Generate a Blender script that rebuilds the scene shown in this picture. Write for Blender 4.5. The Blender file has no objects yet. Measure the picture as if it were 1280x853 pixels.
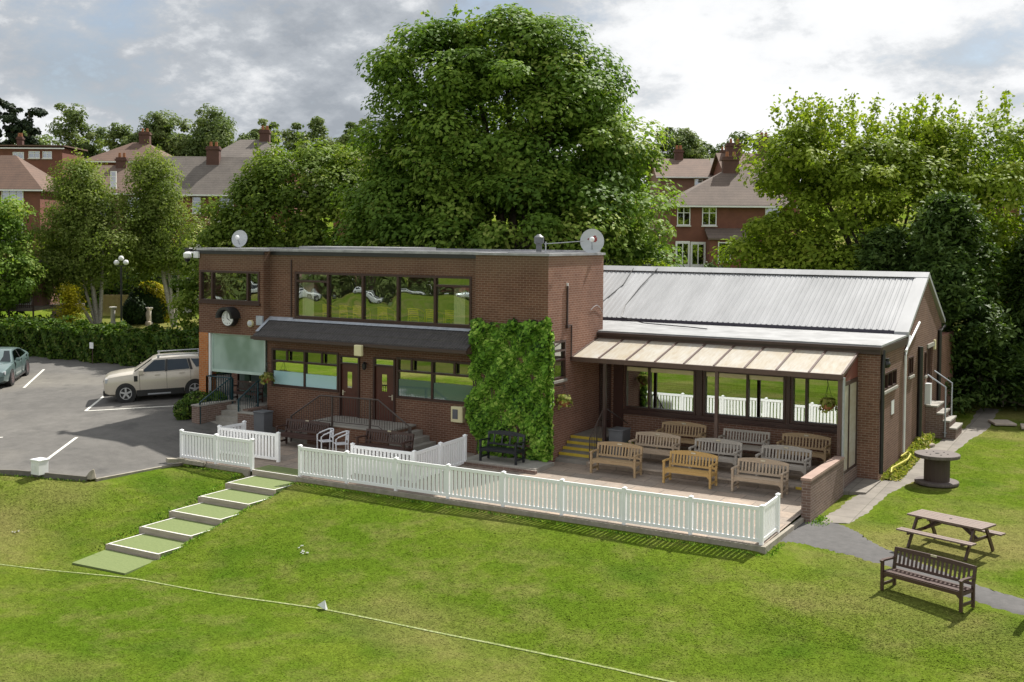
CAM_P = (16.7181, -30.9367, 7.1474); CAM_PITCH = -0.033579; CAM_YAW = -0.527951; CAM_ROLL = 0.007942; CAM_SY = -81.269; SKY_SEED = 7.1
import bpy, math, random
import numpy as np
from mathutils import Vector, Matrix
random.seed(7)
R = math.radians
sc = bpy.context.scene
col = sc.collection
OFF = {}          # build-time world offset of every thing / part

# ------------------------------------------------------------------ helpers
class MB:
    """collects simple shapes and links them as ONE mesh object"""
    def __init__(s): s.v = []; s.f = []; s.smooth = False
    def poly(s, pts):
        b = len(s.v); s.v += [tuple(p) for p in pts]; s.f.append(tuple(range(b, b + len(pts))))
    def hexa(s, p):      # 8 points: bottom 0-3 ccw, top 4-7
        b = len(s.v); s.v += [tuple(q) for q in p]
        for q in ((3, 2, 1, 0), (4, 5, 6, 7), (0, 1, 5, 4), (1, 2, 6, 5), (2, 3, 7, 6), (3, 0, 4, 7)):
            s.f.append(tuple(b + i for i in q))
    def box(s, x0, x1, y0, y1, z0, z1):
        x0, x1 = min(x0, x1), max(x0, x1); y0, y1 = min(y0, y1), max(y0, y1); z0, z1 = min(z0, z1), max(z0, z1)
        s.hexa([(x0, y0, z0), (x1, y0, z0), (x1, y1, z0), (x0, y1, z0), (x0, y0, z1), (x1, y0, z1), (x1, y1, z1), (x0, y1, z1)])
    def bar(s, a, b, w, h, up=(0, 0, 1)):
        a = Vector(a); b = Vector(b); d = (b - a).normalized(); up = Vector(up)
        if abs(d.dot(up)) > .99: up = Vector((0, 1, 0))
        r = d.cross(up).normalized() * w / 2; u = r.cross(d).normalized() * h / 2
        s.hexa([a - r - u, a + r - u, b + r - u, b - r - u, a - r + u, a + r + u, b + r + u, b - r + u])
    def tube(s, pts, rad, n=6, cap=True):
        pts = [Vector(p) for p in pts]; k = len(pts)
        rads = rad if isinstance(rad, (list, tuple)) else [rad] * k
        rings = []
        for i, p in enumerate(pts):
            d = (pts[min(i + 1, k - 1)] - pts[max(i - 1, 0)]).normalized()
            up = Vector((0, 0, 1)) if abs(d.z) < .9 else Vector((1, 0, 0))
            r = d.cross(up).normalized(); u = r.cross(d)
            b = len(s.v)
            for j in range(n):
                t = 2 * math.pi * j / n
                s.v.append(tuple(p + (r * math.cos(t) + u * math.sin(t)) * rads[i]))
            rings.append(b)
        for a, b in zip(rings, rings[1:]):
            for j in range(n):
                s.f.append((a + j, a + (j + 1) % n, b + (j + 1) % n, b + j))
        if cap:
            s.f.append(tuple(rings[0] + j for j in reversed(range(n)))); s.f.append(tuple(rings[-1] + j for j in range(n)))
    def lathe(s, prof, c=(0, 0, 0), n=20, axis='z', cap=True):
        rings = []
        for (r, z) in prof:
            b = len(s.v)
            for j in range(n):
                t = 2 * math.pi * j / n
                p = (r * math.cos(t), r * math.sin(t), z)
                if axis == 'y': p = (p[0], p[2], p[1])
                if axis == 'x': p = (p[2], p[0], p[1])
                s.v.append((p[0] + c[0], p[1] + c[1], p[2] + c[2]))
            rings.append(b)
        for a, b in zip(rings, rings[1:]):
            for j in range(n): s.f.append((a + j, a + (j + 1) % n, b + (j + 1) % n, b + j))
        if cap: s.f.append(tuple(rings[0] + j for j in reversed(range(n)))); s.f.append(tuple(rings[-1] + j for j in range(n)))
    def prism(s, poly, axis, a, b):
        n = len(poly); k = len(s.v)
        def P(u, w, t): return {'x': (t, u, w), 'y': (u, t, w), 'z': (u, w, t)}[axis]
        for (u, w) in poly: s.v.append(P(u, w, a))
        for (u, w) in poly: s.v.append(P(u, w, b))
        s.f.append(tuple(k + i for i in range(n))[::-1]); s.f.append(tuple(k + n + i for i in range(n)))
        for i in range(n):
            j = (i + 1) % n; s.f.append((k + i, k + j, k + n + j, k + n + i))
    def ball(s, c, r, n=14, m=8, sz=1.0):
        s.lathe([(max(1e-3, r * math.sin(math.pi * i / m)), -sz * r * math.cos(math.pi * i / m)) for i in range(m + 1)], c, n)
    def build(s, name, m, parent=None, smooth=None, bevel=0):
        me = bpy.data.meshes.new(name)
        o = OFF.get(parent.name, Vector((0, 0, 0))) if parent else Vector((0, 0, 0))
        me.from_pydata([(x - o.x, y - o.y, z - o.z) for x, y, z in s.v], [], s.f)
        me.validate(); me.update()
        import bmesh
        bm = bmesh.new(); bm.from_mesh(me); bmesh.ops.recalc_face_normals(bm, faces=bm.faces); bm.to_mesh(me); bm.free()
        me.materials.append(m)
        ob = bpy.data.objects.new(name, me); col.objects.link(ob)
        if parent: ob.parent = parent; OFF[ob.name] = o
        else: OFF[ob.name] = Vector((0, 0, 0))
        if smooth is not None:
            me.polygons.foreach_set('use_smooth', [True] * len(me.polygons)); me.set_sharp_from_angle(angle=R(smooth))
        if bevel:
            b = ob.modifiers.new('bevel', 'BEVEL'); b.width = bevel; b.segments = 1; b.limit_method = 'ANGLE'
        return ob

def tag(o, label, cat, group=None, kind=None):
    if label: o['label'] = label
    if cat: o['category'] = cat
    if group: o['group'] = group
    if kind: o['kind'] = kind
    return o
def thing(name, label, cat, loc=(0, 0, 0), group=None, local=False):
    o = bpy.data.objects.new(name, None); o.empty_display_size = .2; col.objects.link(o)
    o.location = loc; OFF[o.name] = Vector((0, 0, 0)) if local else Vector(loc)
    return tag(o, label, cat, group)
def struct(o): o['kind'] = 'structure'; return o
def dup(root, loc, rz, label, group=None):
    def cp(o, par):
        c = o.copy(); col.objects.link(c)
        if par: c.parent = par
        for ch in [q for q in list(col.objects) if q.parent == o]: cp(ch, c)
        return c
    c = cp(root, None); c.location = loc; c.rotation_euler = (0, 0, rz); c['label'] = label
    if group: c['group'] = group
    return c
def sstep(a, b, x):
    t = min(1, max(0, (x - a) / (b - a))); return t * t * (3 - 2 * t)

# ------------------------------------------------------------------ materials
def new_mat(name):
    m = bpy.data.materials.new(name); m.use_nodes = True
    nt = m.node_tree; bs = nt.nodes['Principled BSDF']
    return m, nt, bs
def L(nt, a, b): nt.links.new(a, b)
def coords(nt, kind='pos'):
    if kind == 'pos': return nt.nodes.new('ShaderNodeNewGeometry').outputs['Position']
    return nt.nodes.new('ShaderNodeTexCoord').outputs['Object']
def noise(nt, vec, scale, detail=4, rough=.6, stretch=None):
    if stretch:
        mp = nt.nodes.new('ShaderNodeMapping'); mp.inputs['Scale'].default_value = stretch; L(nt, vec, mp.inputs['Vector']); vec = mp.outputs['Vector']
    n = nt.nodes.new('ShaderNodeTexNoise'); n.inputs['Scale'].default_value = scale; n.inputs['Detail'].default_value = detail
    n.inputs['Roughness'].default_value = rough; L(nt, vec, n.inputs['Vector']); return n.outputs['Fac']
def ramp(nt, fac, stops):
    r = nt.nodes.new('ShaderNodeValToRGB'); e = r.color_ramp.elements
    while len(e) < len(stops): e.new(.5)
    for i, (p, c) in enumerate(stops):
        e[i].position = p; e[i].color = (c, c, c, 1) if isinstance(c, (int, float)) else (*c, 1)
    L(nt, fac, r.inputs['Fac']); return r.outputs['Color']
def mix(nt, fac, a, b, mode='MIX'):
    n = nt.nodes.new('ShaderNodeMix'); n.data_type = 'RGBA'; n.blend_type = mode
    for sock, v in ((n.inputs[0], fac), (n.inputs[6], a), (n.inputs[7], b)):
        if isinstance(v, (int, float)): sock.default_value = v
        elif isinstance(v, tuple): sock.default_value = (*v, 1)
        else: L(nt, v, sock)
    return n.outputs[2]
def math_(nt, op, a, b=0.0):
    n = nt.nodes.new('ShaderNodeMath'); n.operation = op
    for i, v in enumerate((a, b)):
        if isinstance(v, (int, float)): n.inputs[i].default_value = v
        else: L(nt, v, n.inputs[i])
    return n.outputs[0]
def bump(nt, bs, h, strength=.3, dist=.02):
    b = nt.nodes.new('ShaderNodeBump'); b.inputs['Strength'].default_value = strength; b.inputs['Distance'].default_value = dist
    L(nt, h, b.inputs['Height']); L(nt, b.outputs['Normal'], bs.inputs['Normal'])
def simple(name, c1, c2=None, scale=3, rough=.7, bmp=0, kind='obj', metal=0, spec=.5, stretch=None, detail=5):
    m, nt, bs = new_mat(name)
    c2 = c2 or tuple(x * .8 for x in c1)
    v = coords(nt, kind); n = noise(nt, v, scale, detail, .65, stretch)
    L(nt, ramp(nt, n, [(.3, c1), (.7, c2)]), bs.inputs['Base Color'])
    bs.inputs['Roughness'].default_value = rough; bs.inputs['Metallic'].default_value = metal
    bs.inputs['Specular IOR Level'].default_value = spec
    if bmp: bump(nt, bs, n, bmp, .02)
    return m
def brick_mat(name, c1, c2, mortar, stain=None, rough=.85):
    """coursed brick on axis-aligned walls, 225 x 75 mm courses, with blotchy weathering"""
    m, nt, bs = new_mat(name)
    g = nt.nodes.new('ShaderNodeNewGeometry')
    sp = nt.nodes.new('ShaderNodeSeparateXYZ'); L(nt, g.outputs['Position'], sp.inputs[0])
    sn = nt.nodes.new('ShaderNodeSeparateXYZ'); L(nt, g.outputs['Normal'], sn.inputs[0])
    ax = math_(nt, 'GREATER_THAN', math_(nt, 'ABSOLUTE', sn.outputs[0]), .6)
    u = math_(nt, 'ADD', math_(nt, 'MULTIPLY', sp.outputs[0], math_(nt, 'SUBTRACT', 1.0, ax)), math_(nt, 'MULTIPLY', sp.outputs[1], ax))
    cb = nt.nodes.new('ShaderNodeCombineXYZ'); L(nt, u, cb.inputs[0]); L(nt, sp.outputs[2], cb.inputs[1])
    bt = nt.nodes.new('ShaderNodeTexBrick'); L(nt, cb.outputs[0], bt.inputs['Vector'])
    bt.inputs['Scale'].default_value = 1; bt.inputs['Brick Width'].default_value = .225; bt.inputs['Row Height'].default_value = .075
    bt.inputs['Mortar Size'].default_value = .009; bt.inputs['Mortar Smooth'].default_value = .2
    bt.inputs['Color1'].default_value = (*c1, 1); bt.inputs['Color2'].default_value = (*c2, 1); bt.inputs['Mortar'].default_value = (*mortar, 1)
    n = noise(nt, g.outputs['Position'], .7, 6, .7)
    c = mix(nt, .55, bt.outputs['Color'], ramp(nt, n, [(.3, (.55, .5, .5)), (.7, (1.25, 1.2, 1.15))]), 'MULTIPLY')
    n2 = noise(nt, g.outputs['Position'], 14, 3, .6)
    c = mix(nt, .35, c, ramp(nt, n2, [(.3, .6), (.7, 1.3)]), 'MULTIPLY')
    if stain:      # rain-washed soot under the coping: a band that stays with the wall
        z0, z1, cs = stain
        f = nt.nodes.new('ShaderNodeMapRange'); f.inputs[1].default_value = z0; f.inputs[2].default_value = z1
        L(nt, math_(nt, 'ADD', sp.outputs[2], math_(nt, 'MULTIPLY', math_(nt, 'SUBTRACT', n, .5), 1.6)), f.inputs[0])
        c = mix(nt, math_(nt, 'MULTIPLY', f.outputs[0], .65), c, cs)
    L(nt, c, bs.inputs['Base Color']); bs.inputs['Roughness'].default_value = rough; bs.inputs['Specular IOR Level'].default_value = .25
    bump(nt, bs, bt.outputs['Fac'], -.4, .01)
    return m
def glass_mat(name, tint=(.86, .95, .9), refl=.62, through=(.35, .4, .38), rough=.004, wave=.0):
    m = bpy.data.materials.new(name); m.use_nodes = True; nt = m.node_tree
    nt.nodes.remove(nt.nodes['Principled BSDF']); out = nt.nodes['Material Output']
    g = nt.nodes.new('ShaderNodeBsdfGlossy'); g.inputs['Color'].default_value = (*tint, 1); g.inputs['Roughness'].default_value = rough
    t = nt.nodes.new('ShaderNodeBsdfTransparent'); t.inputs['Color'].default_value = (*through, 1)
    x = nt.nodes.new('ShaderNodeMixShader'); x.inputs[0].default_value = refl
    L(nt, t.outputs[0], x.inputs[1]); L(nt, g.outputs[0], x.inputs[2]); L(nt, x.outputs[0], out.inputs['Surface'])
    if wave:
        n = noise(nt, coords(nt), .9, 1, .4); b = nt.nodes.new('ShaderNodeBump'); b.inputs['Strength'].default_value = wave; b.inputs['Distance'].default_value = .02
        L(nt, n, b.inputs['Height']); L(nt, b.outputs[0], g.inputs['Normal'])
    return m
def film_mat(name, c):
    m, nt, bs = new_mat(name); bs.inputs['Base Color'].default_value = (*c, 1); bs.inputs['Roughness'].default_value = .05; bs.inputs['IOR'].default_value = 1.9; return m
def leaf_mat(name, stops, trans=.35, rough=.55):
    """stops: colour ramp over a random tint carried by every leaf"""
    m, nt, bs = new_mat(name)
    a = nt.nodes.new('ShaderNodeAttribute'); a.attribute_name = 'tint'
    c = ramp(nt, a.outputs['Fac'], stops)
    L(nt, c, bs.inputs['Base Color']); bs.inputs['Roughness'].default_value = rough; bs.inputs['Specular IOR Level'].default_value = .12
    t = nt.nodes.new('ShaderNodeBsdfTranslucent'); L(nt, mix(nt, 1.0, c, (1.15, 1.25, .5), 'MULTIPLY'), t.inputs['Color'])
    x = nt.nodes.new('ShaderNodeMixShader'); x.inputs[0].default_value = trans
    L(nt, bs.outputs[0], x.inputs[1]); L(nt, t.outputs[0], x.inputs[2]); L(nt, x.outputs[0], nt.nodes['Material Output'].inputs['Surface'])
    return m

M = {}
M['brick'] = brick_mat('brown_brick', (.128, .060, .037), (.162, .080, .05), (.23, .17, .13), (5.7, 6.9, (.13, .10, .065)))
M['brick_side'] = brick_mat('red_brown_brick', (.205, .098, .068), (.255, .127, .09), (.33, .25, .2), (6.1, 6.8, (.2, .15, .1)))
M['brick_ext'] = brick_mat('extension_brick', (.165, .082, .055), (.215, .112, .076), (.3, .24, .19))
M['brick_gable'] = brick_mat('gable_brick', (.135, .07, .05), (.175, .095, .068), (.25, .19, .155))
M['brick_low'] = brick_mat('low_wall_brick', (.15, .1, .08), (.2, .135, .108), (.28, .24, .21))
M['orange_brick'] = brick_mat('orange_brick', (.42, .14, .04), (.5, .19, .06), (.4, .28, .18))
M['wood_brown'] = simple('dark_brown_joinery', (.05, .018, .013), (.035, .012, .009), 6, .4)
M['door'] = simple('mahogany_door', (.095, .028, .017), (.068, .02, .013), 9, .38, stretch=(1, 1, .2))
M['fascia'] = simple('brown_fascia', (.11, .065, .05), (.075, .045, .036), 4, .5)
M['fascia_dark'] = simple('dark_brown_trim', (.06, .034, .028), (.045, .026, .022), 4, .45)
M['felt'] = simple('silver_roof_felt', (.34, .345, .35), (.19, .192, .195), 1.2, .6, .1, 'pos')
M['lead'] = simple('pale_lead_flashing', (.46, .49, .54), (.3, .33, .38), 6, .5, .2)
M['coping'] = simple('grey_coping', (.4, .4, .41), (.2, .2, .21), 2.2, .55, .1, 'pos')
M['steel_roof'] = simple('weathered_white_steel', (.41, .415, .425), (.29, .295, .302), 1.3, .5, .05, 'pos', stretch=(1, .25, .25), detail=8)
M['rooftile'] = simple('dark_concrete_tile', (.085, .077, .075), (.05, .046, .046), 5, .7, .3)
M['black'] = simple('black_plastic', (.012, .012, .013), (.02, .02, .02), 5, .4)
M['white'] = simple('white_plastic', (.8, .81, .82), (.72, .73, .74), 2, .35)
M['fence'] = simple('white_upvc', (.9, .91, .92), (.84, .85, .85), .8, .32)
M['white_metal'] = simple('white_painted_metal', (.78, .79, .82), (.7, .71, .74), 4, .3)
M['grey_metal'] = simple('galvanised_metal', (.45, .47, .5), (.34, .36, .38), 8, .42, metal=.5)
M['grey_box'] = simple('grey_plastic_box', (.13, .135, .145), (.1, .105, .115), 2, .5)
M['concrete'] = simple('concrete', (.36, .34, .30), (.25, .235, .205), 3, .9, .2, 'pos')
M['concrete_dk'] = simple('worn_concrete', (.27, .25, .22), (.17, .16, .14), 3.5, .9, .25, 'pos')
M['dark_kerb'] = simple('dark_concrete_kerb', (.17, .155, .135), (.1, .092, .08), 3, .95, .2, 'pos')
M['yellow'] = simple('yellow_nosing', (.55, .42, .04), (.42, .30, .03), 8, .6, .1)
M['cream'] = simple('cream_plastic', (.72, .66, .4), (.66, .6, .36), 5, .45)
M['curtain'] = simple('cream_curtain', (.75, .72, .55), (.62, .6, .45), 6, .8, .2, stretch=(8, 8, .2))
M['teal'] = simple('teal_railing_paint', (.01, .045, .055), (.008, .035, .045), 6, .4)
M['rail_brown'] = simple('brown_railing_paint', (.07, .05, .042), (.05, .036, .03), 6, .45)
M['teak_pale'] = simple('weathered_teak', (.47, .37, .27), (.36, .28, .2), 5, .75, .1, stretch=(1, 6, 6))
M['teak_grey'] = simple('silvered_teak', (.43, .39, .34), (.33, .3, .26), 5, .8, .1, stretch=(1, 6, 6))
M['teak_gold'] = simple('oiled_teak', (.52, .34, .12), (.42, .26, .085), 5, .55, .1, stretch=(1, 6, 6))
M['teak_warm'] = simple('warm_teak', (.42, .3, .17), (.32, .22, .12), 5, .65, .1, stretch=(1, 6, 6))
M['dark_wood'] = simple('dark_stained_wood', (.075, .038, .03), (.05, .025, .02), 6, .42, .1, stretch=(1, 6, 6))
M['black_wood'] = simple('black_painted_wood', (.012, .014, .018), (.02, .022, .026), 6, .35)
M['table_wood'] = simple('red_brown_picnic_wood', (.19, .132, .106), (.125, .085, .068), 6, .6, .15, stretch=(1, 6, 6))
M['spool_top'] = simple('weathered_spool_boards', (.15, .122, .11), (.07, .055, .049), 5, .75, .3, stretch=(1, 7, 1))
M['spool_drum'] = simple('dark_spool_drum', (.065, .042, .032), (.045, .028, .022), 6, .7, .2, stretch=(6, 6, .5))
M['plaque'] = simple('brass_plaque', (.62, .56, .42), (.5, .45, .34), 8, .4, metal=.3)
M['timber'] = simple('weathered_sleeper', (.46, .40, .33), (.3, .255, .205), 4, .85, .2, stretch=(.5, 1, 5))
M['paint_white'] = simple('worn_white_paint', (.75, .74, .68), (.55, .54, .48), 9, .7, 0, 'pos')
M['glass_gf'] = glass_mat('mirror_green_glass', (.84, .89, .80), .78, (.35, .4, .38), wave=.05)
M['glass_entr'] = glass_mat('entrance_glass', (.75, .95, .88), .3, (.75, .95, .88))
M['glass_up'] = glass_mat('upper_window_glass', (.68, .73, .70), .40, (.88, .9, .88), wave=.45)
M['glass_dim'] = glass_mat('dim_fanlight_glass', (.75, .82, .74), .34, (.3, .34, .32), wave=.05)
M['glass_ext'] = glass_mat('terrace_window_glass', (.84, .9, .87), .56, (.4, .45, .43), wave=.04)
M['glass_dark'] = glass_mat('dark_house_glass', (.8, .85, .9), .35, (.3, .32, .35))
M['tyre'] = simple('tyre_rubber', (.018, .018, .019), (.026, .026, .027), 9, .8)
M['alloy'] = simple('alloy_wheel', (.55, .56, .58), (.45, .46, .48), 8, .3, metal=.6)
M['red_alloy'] = simple('dark_alloy_wheel', (.2, .12, .12), (.12, .09, .1), 8, .35, metal=.5)
M['car_glass'] = glass_mat('car_glass', (.7, .8, .85), .1, (.08, .09, .1), .01)
M['skylamp'] = simple('lamp_globe', (.8, .8, .8), (.75, .75, .75), 2, .3)
M['stone'] = simple('field_stone', (.36, .32, .26), (.22, .2, .16), 5, .9, .4)
M['slab'] = simple('broken_slab', (.5, .42, .34), (.33, .28, .23), 4, .9, .2)
M['hose'] = simple('yellow_hose', (.6, .55, .1), (.5, .46, .08), 6, .5)
M['bark'] = simple('bark', (.11, .085, .06), (.06, .046, .034), 7, .9, .5, stretch=(2, 2, .4))
M['birch_bark'] = simple('birch_bark', (.5, .47, .42), (.2, .17, .14), 6, .8, .3, stretch=(2, 2, 3))
M['litter'] = simple('white_litter', (.75, .75, .72), (.6, .6, .56), 8, .8)
M['basket'] = simple('terracotta_basket', (.35, .14, .06), (.25, .1, .045), 6, .8)
M['house_red'] = simple('house_red_brick', (.2, .078, .05), (.14, .055, .038), 1.6, .85, .1)
M['house_brown'] = simple('house_brown_brick', (.24, .13, .1), (.18, .1, .075), 1.6, .85, .1)
M['house_white'] = simple('house_render', (.7, .68, .64), (.6, .58, .54), 1.2, .8)
M['upvc'] = simple('window_upvc', (.8, .8, .8), (.74, .74, .74), 2, .4)
def tile_mat(name, c1, c2):
    m, nt, bs = new_mat(name)
    v = coords(nt, 'obj'); n = noise(nt, v, .9, 6, .7); w = nt.nodes.new('ShaderNodeTexWave')
    w.wave_type = 'BANDS'; w.bands_direction = 'Z'; w.inputs['Scale'].default_value = 1.5; w.inputs['Distortion'].default_value = .4; L(nt, v, w.inputs['Vector'])
    c = mix(nt, .35, ramp(nt, n, [(.3, c1), (.7, c2)]), ramp(nt, w.outputs['Fac'], [(.0, .55), (.5, 1.1)]), 'MULTIPLY')
    n3 = noise(nt, v, 9, 3); c = mix(nt, .4, c, ramp(nt, n3, [(.3, .6), (.7, 1.3)]), 'MULTIPLY')
    L(nt, c, bs.inputs['Base Color']); bs.inputs['Roughness'].default_value = .85
    return m
M['tile_red'] = tile_mat('red_clay_tile', (.15, .088, .06), (.1, .06, .043))
M['tile_brown'] = tile_mat('brown_clay_tile', (.165, .108, .08), (.115, .076, .058))
M['tile_grey'] = tile_mat('grey_brown_tile', (.165, .142, .122), (.112, .096, .084))
M['tile_purple'] = tile_mat('purple_brown_tile', (.155, .115, .092), (.105, .079, .064))

def frosted():
    m, nt, bs = new_mat('frosted_green_glass'); p = coords(nt); n = noise(nt, p, .8, 2, .5)
    L(nt, ramp(nt, n, [(.38, (.36, .47, .43)), (.58, (.2, .29, .24))]), bs.inputs['Base Color']); bs.inputs['Roughness'].default_value = .12; return m
M['frosted'] = frosted(); M['screen_frame'] = simple('pale_green_frame', (.5, .62, .56), (.42, .54, .48), 3, .5)
def grass_mat(name, a, b, dry, dark, dry_amt=.5, patches=True):
    m, nt, bs = new_mat(name); p = coords(nt)
    n1 = noise(nt, p, .16, 5, .6); n2 = noise(nt, p, .9, 5, .65); n3 = noise(nt, p, 5, 5, .75); n4 = noise(nt, p, 17, 4, .8, (1, 1.5, 1))
    c = ramp(nt, n1, [(.36, a), (.62, b)])
    c = mix(nt, math_(nt, 'MULTIPLY', ramp(nt, n2, [(.47, 0.0), (.72, 1.0)]), dry_amt), c, dry)
    if patches:
        n5 = noise(nt, p, .34, 4, .55); c = mix(nt, math_(nt, 'MULTIPLY', ramp(nt, n5, [(.52, 0.0), (.7, 1.0)]), .75), c, dark)
        n6 = noise(nt, p, .11, 3, .5, (1, 1.6, 1)); c = mix(nt, math_(nt, 'MULTIPLY', ramp(nt, n6, [(.5, 0.0), (.64, 1.0)]), .7), c, dry)
    c = mix(nt, .45, c, ramp(nt, n3, [(.3, .5), (.7, 1.5)]), 'MULTIPLY')
    c = mix(nt, .4, c, ramp(nt, n4, [(.32, .4), (.68, 1.6)]), 'MULTIPLY')
    L(nt, c, bs.inputs['Base Color']); bs.inputs['Roughness'].default_value = 1.0; bs.inputs['Specular IOR Level'].default_value = .0
    h = math_(nt, 'ADD', n4, math_(nt, 'MULTIPLY', n3, 1.2)); bump(nt, bs, h, .8, .05)
    return m
M['grass'] = grass_mat('mown_grass', (.084, .142, .012), (.128, .174, .021), (.215, .19, .072), (.054, .112, .009), .52)
M['turf'] = simple('artificial_turf', (.165, .205, .07), (.12, .16, .05), 16, .9, .3, 'pos')
def asphalt():
    m, nt, bs = new_mat('asphalt'); p = coords(nt)
    n1 = noise(nt, p, .25, 5, .6); n2 = noise(nt, p, 2.2, 5, .7); n3 = noise(nt, p, 60, 2)
    c = ramp(nt, n1, [(.35, (.092, .087, .08)), (.65, (.128, .121, .11))])
    c = mix(nt, math_(nt, 'MULTIPLY', ramp(nt, noise(nt, p, .12, 3, .5, (.7, 1.3, 1)), [(.5, 0.0), (.62, 1.0)]), .6), c, (.2, .185, .155))
    c = mix(nt, math_(nt, 'MULTIPLY', ramp(nt, noise(nt, p, .75, 4, .6), [(.60, 0.0), (.68, 1.0)]), .5), c, (.055, .053, .05))
    c = mix(nt, .5, c, ramp(nt, n2, [(.3, .6), (.7, 1.3)]), 'MULTIPLY'); c = mix(nt, .4, c, ramp(nt, n3, [(.3, .6), (.7, 1.4)]), 'MULTIPLY')
    L(nt, c, bs.inputs['Base Color']); bs.inputs['Roughness'].default_value = .92; bump(nt, bs, n3, .4, .01); return m
M['asphalt'] = asphalt()
M['tarmac'] = simple('path_tarmac', (.105, .10, .097), (.07, .068, .066), 5, .92, .3, 'pos', detail=9)
def paving():
    m, nt, bs = new_mat('terrace_slabs'); p = coords(nt)
    bt = nt.nodes.new('ShaderNodeTexBrick'); L(nt, p, bt.inputs['Vector']); bt.inputs['Scale'].default_value = 1
    bt.inputs['Brick Width'].default_value = .9; bt.inputs['Row Height'].default_value = .6; bt.inputs['Mortar Size'].default_value = .012
    bt.inputs['Color1'].default_value = (.33, .262, .205, 1); bt.inputs['Color2'].default_value = (.255, .217, .18, 1); bt.inputs['Mortar'].default_value = (.16, .13, .11, 1)
    n = noise(nt, p, .8, 6, .7); c = mix(nt, .6, bt.outputs['Color'], ramp(nt, n, [(.3, .55), (.7, 1.25)]), 'MULTIPLY')
    n2 = noise(nt, p, 12, 3); c = mix(nt, .35, c, ramp(nt, n2, [(.3, .6), (.7, 1.35)]), 'MULTIPLY')
    L(nt, c, bs.inputs['Base Color']); bs.inputs['Roughness'].default_value = .9; return m
M['paving'] = paving()
def slabpath():
    m, nt, bs = new_mat('concrete_slab_path'); p = coords(nt)
    bt = nt.nodes.new('ShaderNodeTexBrick'); L(nt, p, bt.inputs['Vector']); bt.inputs['Scale'].default_value = 1; bt.offset = 0
    bt.inputs['Brick Width'].default_value = .75; bt.inputs['Row Height'].default_value = .75; bt.inputs['Mortar Size'].default_value = .012
    bt.inputs['Color1'].default_value = (.235, .21, .178, 1); bt.inputs['Color2'].default_value = (.19, .17, .145, 1); bt.inputs['Mortar'].default_value = (.13, .12, .09, 1)
    n = noise(nt, p, 1.4, 6, .7); c = mix(nt, .6, bt.outputs['Color'], ramp(nt, n, [(.3, .6), (.7, 1.25)]), 'MULTIPLY')
    L(nt, c, bs.inputs['Base Color']); bs.inputs['Roughness'].default_value = .9; return m
M['slabpath'] = slabpath()
def poly_roof():
    m, nt, bs = new_mat('aged_polycarbonate'); p = coords(nt)
    n = noise(nt, p, .9, 5, .7, (1, .5, 1)); n2 = noise(nt, p, 5, 4, .7, (3, .4, 1))
    c = mix(nt, .5, ramp(nt, n, [(.35, (.62, .56, .45)), (.65, (.68, .67, .64))]), ramp(nt, n2, [(.35, (.62, .5, .33)), (.6, (.95, .95, .93))]), 'MULTIPLY')
    L(nt, c, bs.inputs['Base Color']); bs.inputs['Roughness'].default_value = .4
    t = nt.nodes.new('ShaderNodeBsdfTranslucent'); t.inputs['Color'].default_value = (.75, .7, .58, 1)
    x = nt.nodes.new('ShaderNodeMixShader'); x.inputs[0].default_value = .3
    L(nt, bs.outputs[0], x.inputs[1]); L(nt, t.outputs[0], x.inputs[2]); L(nt, x.outputs[0], nt.nodes['Material Output'].inputs['Surface']); return m
M['poly'] = poly_roof()
def car_paint(name, c, metal=.5):
    m, nt, bs = new_mat(name); n = noise(nt, coords(nt, 'obj'), 40, 2)
    L(nt, mix(nt, .12, c, ramp(nt, n, [(.3, .5), (.7, 1.5)]), 'MULTIPLY'), bs.inputs['Base Color'])
    bs.inputs['Metallic'].default_value = metal; bs.inputs['Roughness'].default_value = .38; bs.inputs['Coat Weight'].default_value = .7; bs.inputs['Coat Roughness'].default_value = .06; return m
M['suv_paint'] = car_paint('beige_metallic_paint', (.55, .50, .42), .3)
M['sedan_paint'] = car_paint('grey_green_metallic_paint', (.13, .19, .19), .45)
M['lens'] = simple('lamp_lens', (.6, .62, .64), (.4, .42, .44), 9, .12)
M['tail'] = simple('tail_lamp', (.25, .012, .01), (.2, .01, .01), 9, .2)
G1 = [(0, (.03, .065, .012)), (.4, (.055, .11, .018)), (.75, (.09, .155, .025)), (1, (.15, .21, .045))]
M['leaf_big'] = leaf_mat('sycamore_leaf', [(0, (.06, .12, .017)), (.45, (.13, .22, .031)), (.8, (.21, .305, .048)), (1, (.35, .4, .1))], .38)
M['leaf_mid'] = leaf_mat('elder_leaf', [(0, (.07, .12, .018)), (.5, (.145, .215, .032)), (.85, (.22, .285, .046)), (1, (.36, .4, .1))], .38)
M['leaf_birch'] = leaf_mat('birch_leaf', [(0, (.10, .145, .03)), (.5, (.17, .225, .046)), (1, (.26, .3, .085))], .42)
M['leaf_yel'] = leaf_mat('maple_leaf', [(0, (.10, .155, .014)), (.5, (.20, .275, .026)), (.85, (.29, .36, .04)), (1, (.42, .45, .08))], .42)
M['leaf_con'] = leaf_mat('cypress_frond', [(0, (.026, .052, .013)), (.5, (.055, .1, .022)), (1, (.11, .165, .04))], .25)
M['leaf_hedge'] = leaf_mat('hedge_leaf', [(0, (.028, .062, .01)), (.5, (.06, .115, .016)), (.9, (.11, .17, .024)), (1, (.19, .2, .055))], .25)
M['leaf_ivy'] = leaf_mat('creeper_leaf', [(0, (.02, .06, .01)), (.3, (.095, .215, .022)), (.7, (.21, .40, .042)), (1, (.44, .60, .12))], .25, .4)
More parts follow.
